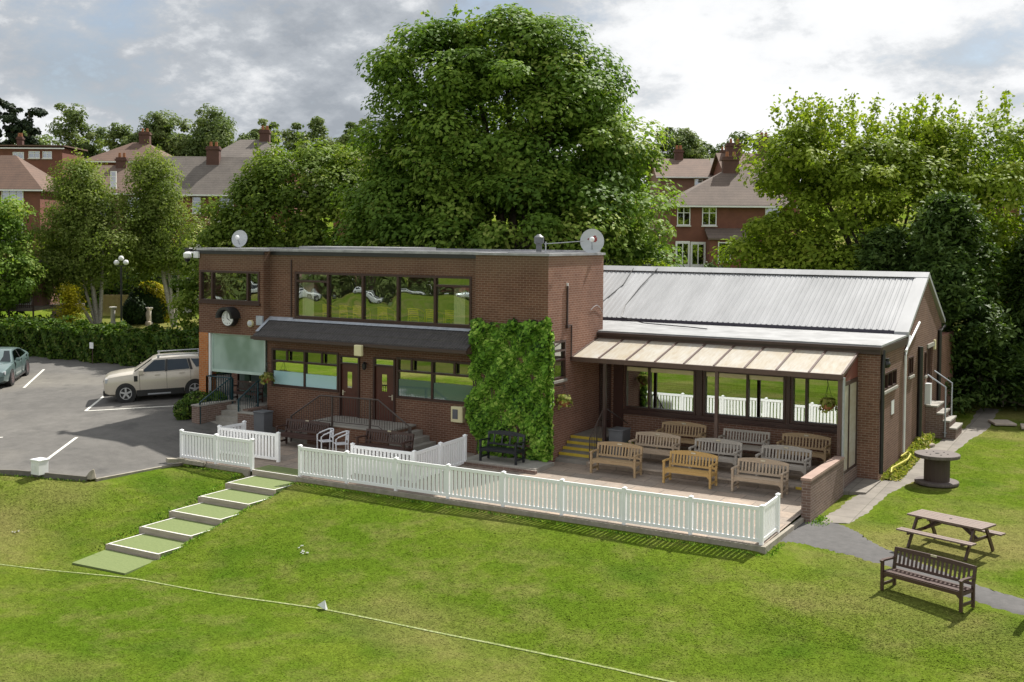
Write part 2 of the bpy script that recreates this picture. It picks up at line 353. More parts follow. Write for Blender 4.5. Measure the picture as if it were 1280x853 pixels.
M['leaf_gold'] = leaf_mat('gold_and_sunlit_leaf', [(0, (.2, .18, .012)), (.5, (.38, .33, .02)), (1, (.55, .47, .035))], .45)  # golden conifer's own colour; on the yew it paints the sunlit rim
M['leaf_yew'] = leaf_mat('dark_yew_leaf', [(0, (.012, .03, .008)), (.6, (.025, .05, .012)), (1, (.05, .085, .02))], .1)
M['leaf_far'] = leaf_mat('far_tree_leaf', [(0, (.07, .105, .034)), (.5, (.13, .18, .055)), (1, (.22, .26, .095))], .35)
M['leaf_pine'] = leaf_mat('pine_needles', [(0, (.018, .032, .018)), (1, (.045, .065, .035))], .1)
M['leaf_weed'] = leaf_mat('weed_leaf', [(0, (.14, .19, .03)), (.5, (.26, .29, .06)), (1, (.46, .4, .15))], .35)
M['blossom'] = leaf_mat('elder_blossom', [(0, (.5, .5, .4)), (1, (.7, .7, .58))], .3)

# ------------------------------------------------------------------ foliage
def rand_dirs(rng, n):
    v = rng.normal(size=(n, 3)); return v / np.linalg.norm(v, axis=1)[:, None]
def leaf_mesh(name, m, c, nrm, size, rng, parent=None, aspect=.62, tint=None):
    """c, nrm: (n,3); size: (n,) half lengths; one rhombus-shaped leaf each"""
    n = len(c); nrm = nrm / np.maximum(1e-6, np.linalg.norm(nrm, axis=1))[:, None]
    t = np.cross(nrm, rand_dirs(rng, n)); t /= np.maximum(1e-6, np.linalg.norm(t, axis=1))[:, None]
    b = np.cross(nrm, t); s = size[:, None]
    droop = nrm * s * .25
    V = np.stack([c - t * s - droop, c + b * s * aspect, c + t * s - droop, c - b * s * aspect], 1).reshape(-1, 3)
    if parent is not None:
        o = OFF[parent.name]; V = V - np.array([o.x, o.y, o.z])
    me = bpy.data.meshes.new(name)
    me.vertices.add(4 * n); me.vertices.foreach_set('co', V.astype(np.float32).ravel())
    me.loops.add(4 * n); me.loops.foreach_set('vertex_index', np.arange(4 * n, dtype=np.int32))
    me.polygons.add(n); me.polygons.foreach_set('loop_start', np.arange(0, 4 * n, 4, dtype=np.int32))
    at = me.attributes.new('tint', 'FLOAT', 'FACE')
    tt = rng.random(n) if tint is None else tint
    at.data.foreach_set('value', tt.astype(np.float32))
    me.materials.append(m); me.update(calc_edges=True)
    ob = bpy.data.objects.new(name, me); col.objects.link(ob)
    if parent is not None: ob.parent = parent; OFF[ob.name] = OFF[parent.name]
    else: OFF[ob.name] = Vector((0, 0, 0))
    return ob
def clumps(lobes, nclump, rng, inner=.55):
    """clump centres spread through the outer shell of a set of ellipsoids; those buried deep in another are dropped"""
    lob = np.array([l[:6] for l in lobes], float); w = (lob[:, 3] * lob[:, 4] * lob[:, 5]) ** (2 / 3); w /= w.sum()
    idx = rng.choice(len(lob), nclump, p=w); d = rand_dirs(rng, nclump)
    rr = inner + (1 - inner) * np.sqrt(rng.random(nclump))
    rr = rr * (.86 + .3 * rng.random(nclump)); c = lob[idx, :3] + d * lob[idx, 3:6] * rr[:, None]
    keep = np.ones(nclump, bool)
    for k in range(len(lob)):
        q = np.linalg.norm((c - lob[k, :3]) / lob[k, 3:6], axis=1); keep &= ~((q < .5) & (idx != k))
    return c[keep], d[keep]
def crown_leaves(lobes, nclump, per, leaf, cr, rng, zmin=-99, inner=.55, up=.45, flat=.75):
    cc, cd = clumps(lobes, nclump, rng, inner); n = len(cc)
    rad = cr * (.6 + .8 * rng.random(n)); tone = rng.random(n)
    k = np.repeat(np.arange(n), per); d = rand_dirs(rng, len(k)); d[:, 2] = d[:, 2] * .85 + .22; d /= np.linalg.norm(d, axis=1)[:, None]
    r = rad[k] * (.55 + .5 * rng.random(len(k)) ** .7)
    c = cc[k] + d * r[:, None] * np.array([1, 1, flat])
    nr = d * .9 + cd[k] * .3 + np.array([0, 0, up]) + rng.normal(size=(len(k), 3)) * .36
    s = leaf * (.6 + .8 * rng.random(len(k)))
    tint = np.clip(.6 * tone[k] + .45 * rng.random(len(k)), 0, 1)
    ok = c[:, 2] > zmin
    return c[ok], nr[ok], s[ok], tint[ok]
def make_tree(name, label, cat, base, lobes, nclump, per, leaf, cr, m, seed, trunk_r=.3, bark='bark', group=None, zmin=-99, limbs=None, inner=.55, shoots=0, up=.45, blossom=0, flat=.75, shoot_h=1.0):
    rng = np.random.default_rng(seed); t = thing(name, label, cat, base, group)
    c, nr, s, ti = crown_leaves(lobes, nclump, per, leaf, cr, rng, zmin, inner, up, flat)
    if shoots:         # young upright shoots breaking the outline at the top
        top = sorted(lobes, key=lambda l: -(l[2] + l[5]))[:max(3, len(lobes) // 2)]
        for _ in range(shoots):
            l = top[rng.integers(len(top))]; a = rng.random() * 6.28; q = rng.random() ** .5 * .8
            p0 = np.array([l[0] + l[3] * q * math.cos(a), l[1] + l[4] * q * math.sin(a), l[2] + l[5] * math.sqrt(1 - q * q) * .95])
            h = (.4 + rng.random() * .9) * shoot_h; nn = int(20 + 22 * h); f = rng.random(nn)
            lean = np.array([rng.normal() * .25, rng.normal() * .25, 1])
            pc = p0 + lean * (f * h)[:, None] + rng.normal(size=(nn, 3)) * .13
            c = np.vstack([c, pc]); nr = np.vstack([nr, rng.normal(size=(nn, 3)) + [0, 0, .4]]); s = np.append(s, leaf * (.6 + .6 * rng.random(nn))); ti = np.append(ti, .3 + .7 * rng.random(nn))
    leaf_mesh('crown', m, c, nr, s, rng, t, tint=ti)
    if blossom:
        cc, cd = clumps(lobes, blossom, rng, .97); k = np.repeat(np.arange(len(cc)), 12)
        pc = cc[k] + rng.normal(size=(len(k), 3)) * .1
        leaf_mesh('blossom', M['blossom'], pc, cd[k] * .5 + rng.normal(size=(len(k), 3)) * .3 + [0, 0, .5], .05 + .04 * rng.random(len(k)), rng, t)
    tb = MB(); b = Vector(base)
    if limbs is None:
        limbs = []; cz = min(l[2] for l in lobes)
        fork = Vector((b.x, b.y, b.z + max(1.0, (cz - b.z) * .55)))
        tb.tube([b - Vector((0, 0, .3)), b + Vector((0, 0, .4)), fork], [trunk_r * 1.35, trunk_r, trunk_r * .8], 9)
        for l in lobes:
            e = Vector(l[:3]); mid = fork.lerp(e, .5) + Vector((0, 0, .1 * (e - fork).length))
            tb.tube([fork - Vector((0, 0, .1)), mid, e], [trunk_r * .5, trunk_r * .34, trunk_r * .12], 6)
    else:
        for pts, rads in limbs: tb.tube(pts, rads, 7)
    tb.build('trunk', M[bark], t, smooth=60)
    return t
def make_far_tree(name, label, base, lobes, seed, m, n=70, per=60, leaf=.3, cr=1.0, group=None, bark='bark', tr=.25):
    return make_tree(name, label, 'tree', base, lobes, n, per, leaf, cr, m, seed, tr, bark, group)

# ------------------------------------------------------------------ ground heights
def carpark_edge(x): return -8.25 + .463 * (x + 11.2)
def H(x, y):
    """ground level"""
    p = -.5 * x + .866 * y
    # left: car park and its bank
    ye = carpark_edge(min(x, -10.8)); zt = CZ(x, min(max(y, ye), 14)) - .07
    zl = zt if y >= ye else -1.1 + (zt + 1.1) * (1 - sstep(0, 1, (ye - y) / 4.4))
    # middle: bank below the terrace
    if y >= -5.1: zm = -.22 + .5 * sstep(8, 15, y)
    else: zm = -1.12 + .9 * max(0, 1 - (-5.1 - y) / 7.0)
    if y < -10.6: zm = max(zm, -1.1) if y < -12.4 else zm
    # right: garden lawn
    ys = (-60, -12.2, -9, -6.3, -2.3, 4, 12, 25); zs = (-1.1, -1.1, -.82, -.5, -.3, -.1, .1, .35)
    zr = float(np.interp(y, ys, zs))
    tl = sstep(-10.9, -8.4, x); tr = sstep(8.3, 9.6, x)
    z = zl + (zm - zl) * tl; z = z + (zr - z) * tr
    p0 = 38 + (27 - 38) * sstep(-35, -15, x)
    q = p - p0
    z += .17 * (math.log1p(math.exp(min(q * .5, 40))) / .5) if q > -20 else 0
    if q > 110: z -= .17 * (q - 110)
    return z
def TZ(y): return .024 * y            # terrace fall
def CZ(x, y):
    z = .45 + .055 * y
    return z + (TZ(y) - .03 - z) * sstep(-14, -10.9, x)
# ------------------------------------------------------------------ the ground
def axis(a, b, step, far, n):
    core = list(np.arange(a, b + 1e-6, step)); g = np.geomspace(1, far, n)
    return [a - q for q in g[::-1]] + core + [b + q for q in g]
xs = axis(-48, 22, .5, 1500, 26); ys = axis(-34, 34, .5, 1500, 26)
def finer(a, lo, hi, st):
    return sorted([q for q in a if q < lo - 1e-6 or q > hi + 1e-6] + list(np.arange(lo, hi + 1e-6, st)))
xs = finer(xs, -14, 16, .25); ys = finer(ys, -15, 7, .25)
def trench(x, y):
    """the cut in the bank that the turf steps sit in"""
    if not -11.6 < y < -4.9: return 0
    xl = -7.68 + (-5.1 - y) * .115; e = max(0, min(1, (x - (xl - .22)) / .2, (xl + 1.85 - x) / .2)) 
    return .3 * e * sstep(-11.6, -11.2, y)
V = []; F = []
for y in ys:
    for x in xs:
        z = (H(x, y - .5) + 2 * H(x, y) + H(x, y + .5)) / 4
        z = min(z, CZ(x, y) - .06) if x < -10.45 and carpark_edge(min(x, -11.0)) + .1 < y < 8 else z
        z += .03 * math.sin(x * .7 + 1.3 * math.sin(y * .5)) * math.sin(y * .9 + x * .2) if abs(x) < 80 and y < -5.6 else 0
        V.append((x, y, z - trench(x, y)))
nx = len(xs)
XA = np.array(xs); YA = np.array(ys); ZA = np.array([v[2] for v in V]).reshape(len(ys), nx)
def G(x, y):
    """height of the finished ground mesh"""
    i = int(np.clip(np.searchsorted(XA, x) - 1, 0, nx - 2)); j = int(np.clip(np.searchsorted(YA, y) - 1, 0, len(ys) - 2))
    u = (x - XA[i]) / (XA[i + 1] - XA[i]); v = (y - YA[j]) / (YA[j + 1] - YA[j])
    return float(ZA[j, i] * (1 - u) * (1 - v) + ZA[j, i + 1] * u * (1 - v) + ZA[j + 1, i] * (1 - u) * v + ZA[j + 1, i + 1] * u * v)
for j in range(len(ys) - 1):
    for i in range(nx - 1): F.append((j * nx + i, j * nx + i + 1, (j + 1) * nx + i + 1, (j + 1) * nx + i))
g = MB(); g.v = V; g.f = F; struct(g.build('ground', M['grass'], smooth=80))

def sheet(name, m, fx0, fx1, y0, y1, zf, nx=20, ny=20, lift=0, thick=0):
    b = MB()
    for j in range(ny + 1):
        y = y0 + (y1 - y0) * j / ny
        for i in range(nx + 1):
            x = fx0(y) + (fx1(y) - fx0(y)) * i / nx; b.v.append((x, y, zf(x, y) + lift))
    for j in range(ny):
        for i in range(nx):
            a = j * (nx + 1) + i; b.f.append((a, a + 1, a + nx + 2, a + nx + 1))
    return struct(b.build(name, m, smooth=60))
# car park: front edge follows the kerb
b = MB(); cx = list(np.linspace(-60, -15.5, 46)) + list(np.linspace(-15, -10.5, 16)); NY = 30
for x in cx:
    e = carpark_edge(x) if x < -11.1 else carpark_edge(-11.1) + (x + 11.1) * 4.9
    for j in range(NY + 1):
        y = e + (8 - e) * j / NY; b.v.append((x, y, CZ(x, y)))
for i in range(len(cx) - 1):
    for j in range(NY):
        a = i * (NY + 1) + j; b.f.append((a, a + 1, a + NY + 2, a + NY + 1))
struct(b.build('car_park', M['asphalt'], smooth=60))
b = MB()
kp = [(x, carpark_edge(x)) for x in np.linspace(-40, -11.3, 30)]
for (x0, y0), (x1, y1) in zip(kp, kp[1:]): b.bar((x0, y0 - .05, CZ(x0, y0) - .02), (x1, y1 - .05, CZ(x1, y1) - .02), .09, .16)
struct(b.build('kerb', M['dark_kerb']))
b = MB()
b.bar((-10.55, -5.9, .0), (-10.3, -5.4, -.05), .22, .12); b.bar((-10.3, -5.4, -.07), (-9.6, -5.2, -.13), .24, .12)
for k in range(6):
    ya, yb__ = -8.22 + .48 * k, -8.22 + .48 * (k + 1); xa, xb__ = -11.08 + (ya + 8.22) / 4.9, -11.08 + (yb__ + 8.22) / 4.9
    b.bar((xa + .04, ya, CZ(xa, ya) - .17), (xb__ + .04, yb__, CZ(xb__, yb__) - .17), .1, .36)
struct(b.build('sandstone_kerb', M['stone']))
def line(b, p, q, w=.1):
    p = Vector((*p, 0)); q = Vector((*q, 0)); d = (q - p).normalized(); r = Vector((-d.y, d.x, 0)) * w / 2; n = 8
    for k in range(n):
        s = p.lerp(q, k / n); e = p.lerp(q, (k + 1) / n)
        b.poly([(v.x, v.y, CZ(v.x, v.y) + .006) for v in (s - r, e - r, e + r, s + r)])
b = MB()
for p, q in (((-15.58, -5.32), (-13.4, -8.4)), ((-18.0, -6.45), (-21, -8.9)), ((-19.21, -2.03), (-21.4, .79)), ((-19.21, -2.03), (-15.6, 1.2)), ((-29.7, 4.03), (-26.1, .3)), ((-21.4, .79), (-20.4, 1.25))): line(b, p, q, .11)
struct(b.build('parking_line', M['paint_white']))
# terrace
sheet('terrace', M['paving'], lambda y: -11.0, lambda y: 8.62, -5.085, 3.9, lambda x, y: TZ(y), 12, 16)
b = MB(); b.box(-5.82, 8.72, -5.18, -5.09, -.6, -.125); b.box(8.625, 8.72, -5.085, -1.6, -.6, -.12); b.box(-11.0, -7.75, -5.18, -5.09, -.5, -.125)
struct(b.build('terrace_kerb', M['stone']))
# two low seating steps under the canopy
for y0, y1, z0, z1 in ((.36, 2.0, -.1, .17), (2.0, 3.66, -.1, .33)):
    b = MB(); b.box(1.22, 8.5, y0, y1, z0, z1); struct(b.build('seating_step', M['paving']))
# tarmac path and slab path
def ribbon(name, m, ptsL, ptsR, lift):
    b = MB(); n = 120; NC = 9
    def at(pts, t):
        k = t * (len(pts) - 1); i = min(int(k), len(pts) - 2); f = k - i; a, c = pts[i], pts[i + 1]
        return (a[0] + (c[0] - a[0]) * f, a[1] + (c[1] - a[1]) * f)
    for k in range(n + 1):
        l, r = at(ptsL, k / n), at(ptsR, k / n)
        for j in range(NC):
            x = l[0] + (r[0] - l[0]) * j / (NC - 1); y = l[1] + (r[1] - l[1]) * j / (NC - 1)
            wob = (.03 * math.sin(k * 1.7 + j) + .025 * math.sin(k * .53)) if j in (0, NC - 1) else 0
            b.v.append((x + wob, y + wob, G(x, y) + lift - (.02 if j in (0, NC - 1) else 0)))
    for k in range(n):
        for j in range(NC - 1): a = k * NC + j; b.f.append((a, a + 1, a + NC + 1, a + NC))
    struct(b.build(name, m, smooth=60))
ribbon('path', M['tarmac'], [(8.68, -4.1), (9.2, -3.7), (10.2, -3.9), (11.3, -4.3), (12.75, -5.35), (14.4, -6.15), (17, -7.3), (22, -9.4)],
       [(8.64, -1.5), (9.3, -1.2), (10.0, -1.75), (10.7, -2.7), (11.7, -3.45), (13.3, -4.6), (14.4, -5.1), (17, -6.2), (22, -8.2)][:8], .014)
ribbon('slab_path', M['slabpath'], [(8.95, -1.7), (9.1, 0), (9.2, 2.2), (9.42, 3.5), (9.75, 5), (9.85, 8), (10.0, 11.5), (10.4, 14), (10.2, 19)],
       [(9.75, -1.3), (9.95, 0), (10.0, 2.2), (10.25, 3.6), (10.5, 5), (10.7, 8), (10.9, 11.5), (11.2, 14), (11.0, 19)], .016)
# slab apron between the low wall and the hall corner
b = MB(); b.hexa([(8.8, 1.7, -.4), (9.45, 1.9, -.4), (9.5, 3.66, -.4), (8.8, 3.66, -.4), (8.8, 1.7, -.09), (9.45, 1.9, -.10), (9.5, 3.66, -.06), (8.8, 3.66, -.05)]); struct(b.build('slab_apron', M['slabpath']))
# boundary line on the field
BL = [(-22, -17.8), (-14, -15.2), (-8.2, -13.45), (-4.48, -12.5), (.75, -11.95), (5.16, -11.75), (9.0, -11.7), (16, -12.1), (26, -14)]
b = MB()
for (x0, y0), (x1, y1) in zip(BL, BL[1:]):
    n = 40
    for k in range(n):
        pa = Vector((x0 + (x1 - x0) * k / n, y0 + (y1 - y0) * k / n, 0)); pb = Vector((x0 + (x1 - x0) * (k + 1) / n, y0 + (y1 - y0) * (k + 1) / n, 0))
        def gz(v): return G(v.x, v.y) + .011
        r = Vector((0, .03, 0)); b.poly([(v.x, v.y, gz(v)) for v in (pa - r, pb - r, pb + r, pa + r)])
m, nt, bs = new_mat('chalk_line'); n = noise(nt, coords(nt), 14, 5, .7)
L(nt, ramp(nt, n, [(.4, (.13, .18, .025)), (.7, (.36, .38, .2))]), bs.inputs['Base Color']); bs.inputs['Roughness'].default_value = .9
struct(b.build('boundary_line', m))

# ------------------------------------------------------------------ turf steps
t = thing('turf_steps', 'flight of artificial turf steps with timber risers climbing the grass bank', 'steps', (-7.0, -12.4, -1.1))
SX = [(-7.68, -5.80), (-7.52, -5.64), (-7.40, -5.50), (-7.28, -5.38), (-7.12, -5.24), (-6.98, -5.10)]
SY = [-5.10, -6.33, -7.55, -8.76, -9.97, -11.20]
for i in range(6):
    z = -.12 - .16 * i; x0, x1 = SX[i]; y = SY[i]; yb = SY[i - 1] - .02 if i else -4.15
    q = MB(); q.box(x0, x1, y, y + .09, z - .3, z); q.build('riser', M['timber'], t, bevel=.012)
    q = MB(); q.box(x0 - .10, x0 - .01, y + .02, yb, z - .3, z - .03)
    if i: q.build('side_board', M['timber'], t)
    lz = .02 if i == 0 else 0
    q = MB(); q.box(x0 + .005, x1 - .005, y + .095, yb, z - .12, z - .004 + lz); tr = q.build('tread', M['turf'], t)
    q = MB(); q.box(x0, x1, y + .002, y + .05, z + .001, z + .006); q.box(x0 + .002, x0 + .05, y + .05, yb, z + .001, z + .006)
    q.box(x1 - .05, x1 - .002, y + .05, y + .05 + (yb - y) * (.6 if i else .9), z + .001, z + .006); q.build('painted_edge', M['paint_white'], tr)
q = MB(); q.hexa([(-6.72, -12.5, -1.2), (-4.9, -12.42, -1.2), (-5.1, -11.23, -1.2), (-6.98, -11.23, -1.2), (-6.72, -12.5, -1.055), (-4.9, -12.42, -1.055), (-5.1, -11.23, -1.055), (-6.98, -11.23, -1.055)])
q.build('tread', M['turf'], t)

# ------------------------------------------------------------------ building helpers
def wall(b, axis, c0, c1, u0, u1, z0, z1, holes=()):
    """wall slab between c0 and c1 on its thin axis, with rectangular openings (u0,u1,z0,z1)"""
    us = sorted({u0, u1, *[q for h in holes for q in h[:2] if u0 < q < u1]})
    for a, e in zip(us, us[1:]):
        mid = (a + e) / 2; cuts = sorted([(max(h[2], z0), min(h[3], z1)) for h in holes if h[0] < mid < h[1]]); z = z0
        for h0, h1 in cuts + [(z1, z1)]:
            if h0 > z + 1e-4:
                if axis == 'y': b.box(a, e, c0, c1, z, h0)
                else: b.box(c0, c1, a, e, z, h0)
            z = max(z, h1)
def window(parent, axis, c, u0, u1, z0, z1, mull=(), trans=(), depth=.09, fw=.07, inset=.06, frame='wood_brown', glass='glass_gf', sill=None, sillm='concrete', name='window', side=-1, fan=None):
    """frame bars (one mesh), its panes as a child; c is the wall face, side the outward sign"""
    f = MB(); ci = c - side * inset; co = ci + side * depth
    def bx(ua, ub, za, zb, e=0):
        if axis == 'y': f.box(ua, ub, ci - side * .02, co + side * e, za, zb)
        else: f.box(ci - side * .02, co + side * e, ua, ub, za, zb)
    bx(u0, u0 + fw, z0, z1); bx(u1 - fw, u1, z0, z1); bx(u0 + fw, u1 - fw, z0, z0 + fw); bx(u0 + fw, u1 - fw, z1 - fw, z1)
    for q in mull: bx(q - fw * .5, q + fw * .5, z0 + fw, z1 - fw, .004)
    for (a, e, z) in trans: bx(a, e, z - fw * .42, z + fw * .42, .002)
    w = f.build(name, M[frame], parent)
    p = MB(); pf = MB(); ed = sorted([u0, *mull, u1]); rnd = random.Random(int(abs(u0 * 977 + z0 * 131)))
    for a, e in zip(ed, ed[1:]):
        zc = sorted({z0 + fw * .4, z1 - fw * .4, *[z for (ta, te, z) in trans if ta < (a + e) / 2 < te]})
        for za, zb in zip(zc, zc[1:]):
            d = [ci + side * .012 + rnd.uniform(-.004, .004) for _ in range(3)]; d.append(d[0] + d[2] - d[1])
            pts = [(a + .01, za), (e - .01, za), (e - .01, zb), (a + .01, zb)]
            (pf if fan and za > fan - .1 else p).poly([(u, dd, z) if axis == 'y' else (dd, u, z) for (u, z), dd in zip(pts, d)])
    p.build('pane', M[glass], w)
    if pf.v: pf.build('fanlight_pane', M['glass_dim'], w)
    if sill:
        s = MB()
        if axis == 'y': s.box(u0 - .05, u1 + .05, c + side * .07, c + .0 - side * .08, z0 - .09, z0 - .005)
        else: s.box(c + side * .07, c - side * .08, u0 - .05, u1 + .05, z0 - .09, z0 - .005)
        s.build('sill', M[sillm], parent)
    return w
def panel_door(parent, u0, u1, z0, z1, y, hinge):
    """a panelled front door with a slim arched light, facing -y"""
    d = MB(); d.box(u0, u1, y, y + .05, z0, z1)
    for (a, b_, c, e) in ((.16, .84, .07, .36), (.16, .84, .42, .5)): 
        w, h = u1 - u0, z1 - z0; d.box(u0 + a * w, u0 + b_ * w, y - .012, y - .001, z0 + c * h, z0 + e * h)
    o = d.build('door', M['door'], parent, bevel=.006)
    w, h = u1 - u0, z1 - z0
    p = MB(); p.box(u0 + .36 * w, u0 + .62 * w, y - .008, y - .001, z0 + .55 * h, z0 + .86 * h); p.build('door_light', M['glass_gf'], o)
    p = MB(); xk = u0 + (.09 if hinge else .91) * w; p.box(xk - .025, xk + .025, y - .02, y - .001, z0 + .40 * h, z0 + .5 * h); p.bar((xk, y - .04, z0 + .47 * h), (xk + (.13 if hinge else -.13), y - .04, z0 + .47 * h), .02, .02); p.build('handle', M['plaque'], o)
    p = MB(); p.box(u0 - .03, u1 + .03, y - .09, y + .02, z0 - .045, z0 - .002); p.build('threshold', M['concrete'], o)

# ------------------------------------------------------------------ main clubhouse
X0, X1 = -15.37, -12.06
cl = thing('brick_clubhouse', 'two storey brown brick clubhouse with flat roof and creeper covered tower', 'building', (-8, 4, 0))
yU, yG, yB = .5, .35, .15
UW = (-10.84, -3.16, 4.17, 5.87); GW1 = (-11.83, -8.66, 1.6, 3.02); GW2 = (-6.12, -2.9, 1.6, 3.02); D1 = (-8.62, -7.71, .74, 2.93); D2 = (-7.11, -6.16, .70, 2.95)
BW = (-15.3, -12.25, 4.66, 5.84)
b = MB()
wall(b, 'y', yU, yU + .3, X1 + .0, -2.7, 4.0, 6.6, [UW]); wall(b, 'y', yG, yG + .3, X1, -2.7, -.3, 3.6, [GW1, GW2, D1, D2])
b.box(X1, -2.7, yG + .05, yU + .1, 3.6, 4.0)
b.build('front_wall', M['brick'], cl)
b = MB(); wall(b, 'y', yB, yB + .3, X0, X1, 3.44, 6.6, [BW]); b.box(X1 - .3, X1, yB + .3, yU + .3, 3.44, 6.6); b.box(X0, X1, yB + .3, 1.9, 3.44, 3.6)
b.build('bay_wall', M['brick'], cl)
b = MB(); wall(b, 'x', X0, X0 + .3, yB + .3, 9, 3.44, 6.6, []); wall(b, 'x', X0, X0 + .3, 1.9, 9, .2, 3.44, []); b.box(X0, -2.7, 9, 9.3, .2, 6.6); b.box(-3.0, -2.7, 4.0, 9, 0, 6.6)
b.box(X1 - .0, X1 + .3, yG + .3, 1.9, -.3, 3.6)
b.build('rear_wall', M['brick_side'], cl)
b = MB(); b.box(X0 + .3, -3.0, yU + .3, 9, 3.6, 3.85); b.box(X0 + .3, -3.0, 4.2, 4.35, .3, 6.4); b.box(X1 + .3, -3.0, yG + .3, 9, .5, .68); b.build('floor_slab', M['concrete_dk'], cl)
# tower
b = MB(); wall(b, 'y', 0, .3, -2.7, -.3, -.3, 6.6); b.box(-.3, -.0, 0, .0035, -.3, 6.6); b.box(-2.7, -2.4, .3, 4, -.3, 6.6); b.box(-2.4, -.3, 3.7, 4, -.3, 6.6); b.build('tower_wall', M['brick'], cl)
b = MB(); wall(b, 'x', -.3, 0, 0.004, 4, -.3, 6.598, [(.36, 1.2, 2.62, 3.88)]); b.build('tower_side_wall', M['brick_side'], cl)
window(cl, 'x', 0, .36, 1.2, 2.62, 3.88, trans=[(.4, 1.16, 3.25), (.4, 1.16, 3.55)], frame='wood_brown', glass='glass_ext', sill=True, side=1)
# roof and coping
b = MB(); b.box(X0 + .05, -2.75, yU + .25, 9.25, 6.45, 6.56); b.box(-2.72, -.05, .25, 3.95, 6.4, 6.5); b.build('roof', M['felt'], cl)
b = MB()
b.box(X0 - .07, X1 + .07, yB - .07, yB + .3, 6.602, 6.69); b.box(X1 + .07, -2.7, yU - .07, yU + .3, 6.602, 6.69); b.box(X0 - .07, X0 + .3, yB + .3, 9.3, 6.602, 6.69)
b.box(X0 + .3, -2.7, 9.0, 9.35, 6.602, 6.69); b.box(-2.74, .05, -.05, .3, 6.602, 6.68); b.box(-.3, .05, .3, 4.05, 6.602, 6.68); b.box(-2.74, -2.4, .3, 4.05, 6.602, 6.68); b.box(-2.4, -.3, 3.75, 4.05, 6.602, 6.68)
b.build('coping', M['coping'], cl)
b = MB(); b.box(X0 - .05, X1 + .05, yB - .045, yB - .003, 6.47, 6.598); b.box(X1 + .05, -2.76, yU - .045, yU - .003, 6.47, 6.598); b.build('fascia', M['black'], cl)
b = MB(); b.box(-9.6, -.4, 1.6, 2.0, 6.5, 6.70); b.box(-13, -8, 3.2, 5.5, 6.5, 6.77); b.build('roof_upstand', M['felt'], cl)
# upper band window
window(cl, 'y', yU, *UW, mull=(-9.28, -7.71, -6.18, -4.63), trans=[(-10.8, -9.28, 5.53), (-4.63, -3.2, 5.53)], glass='glass_up', fw=.085, sill=True, sillm='wood_brown')
window(cl, 'y', yB, *BW, mull=(-14.66, -12.84), glass='glass_up', fw=.08, sill=True, sillm='wood_brown')
for a, e in ((-10.72, -10.18), (-4.05, -3.6)):
    q = MB(); n = 12
    for k in range(n): q.poly([(a + (e - a) * k / n, .78 + .03 * (k % 2), 4.2), (a + (e - a) * (k + 1) / n, .78 + .03 * ((k + 1) % 2), 4.2), (a + (e - a) * (k + 1) / n, .78 + .03 * ((k + 1) % 2), 5.46), (a + (e - a) * k / n, .78 + .03 * (k % 2), 5.46)])
    q.build('curtain', M['curtain'], cl)
# ground floor windows and doors
w = window(cl, 'y', yG, *GW1, mull=(-10.24,), trans=[(-11.78, -8.7, 2.55)], fw=.08, fan=2.55)
q = MB(); q.box(-11.07, -10.99, .26, .33, 2.6, 2.98); q.box(-9.42, -9.34, .26, .33, 2.6, 2.98); q.build('casement_bar', M['wood_brown'], w)
q = MB(); q.box(-11.74, -10.29, .352, .36, 1.69, 2.18); q.box(-10.19, -8.75, .352, .36, 1.69, 2.16); q.build('window_film', film_mat('pale_cyan_film', (.42, .66, .68)), w)
w = window(cl, 'y', yG, *GW2, mull=(-4.62,), trans=[(-6.08, -2.95, 2.55)], fw=.08, fan=2.55)
q = MB(); q.box(-5.47, -5.39, .26, .33, 2.6, 2.98); q.box(-3.72, -3.64, .26, .33, 2.6, 2.98); q.build('casement_bar', M['wood_brown'], w)
q = MB(); q.box(-6.03, -4.67, .352, .36, 1.69, 2.26); q.box(-4.57, -2.99, .352, .36, 1.69, 2.24); q.build('window_film', film_mat('dark_teal_film', (.09, .15, .13)), w)
for (u0, u1, z0, z1), hg in ((D1, True), (D2, False)):
    f = MB(); f.box(u0, u0 + .07, .30, .44, z0, z1); f.box(u1 - .07, u1, .30, .44, z0, z1); f.box(u0 + .07, u1 - .07, .30, .44, z1 - .3, z1 - .24); f.box(u0 + .07, u1 - .07, .30, .44, z1 - .05, z1); f.build('door_frame', M['wood_brown'], cl)
    q = MB(); q.box(u0 + .07, u1 - .07, .36, .375, z1 - .24, z1 - .05); q.build('fanlight', M['glass_gf'], cl)
    panel_door(cl, u0 + .075, u1 - .075, z0 + .03, z1 - .305, .37, hg)
# tiled porch roof
pr = MB(); n = 40; rows = 3
def pz(y): return 3.50 + (y + .42) / .9 * .6
for r in range(rows):
    ya = -.42 + .9 * r / rows; yb = ya + .9 / rows + .03; zt = .03
    k = 76
    for i in range(k):      # low double-roll profile, one roll per step
        xa = X1 + .0 + (9.3) * i / k; xb = xa + 9.3 / k; xm = (xa + xb) / 2
        for (p_, q_, ha, hb) in ((xa, xm, 0, .035), (xm, xb, .035, 0)):
            pr.poly([(p_, ya, pz(ya) + zt + ha), (q_, ya, pz(ya) + zt + hb), (q_, yb, pz(yb) + hb), (p_, yb, pz(yb) + ha)])
        pr.poly([(xa, ya, pz(ya) - .01), (xb, ya, pz(ya) - .01), (xb, ya, pz(ya) + zt), (xm, ya, pz(ya) + zt + .035), (xa, ya, pz(ya) + zt)])
po = pr.build('porch_roof', M['rooftile'], cl)
q = MB(); q.prism([(-.40, 3.36), (.345, 3.36), (.345, 3.97), (-.40, 3.48)], 'x', X1 + .02, -2.76); q.build('porch_soffit', M['fascia'], cl)
q = MB(); q.box(X1 - .02, -2.72, -.52, -.425, 3.40, 3.50); q.build('gutter', M['fascia_dark'], po)
q = MB()
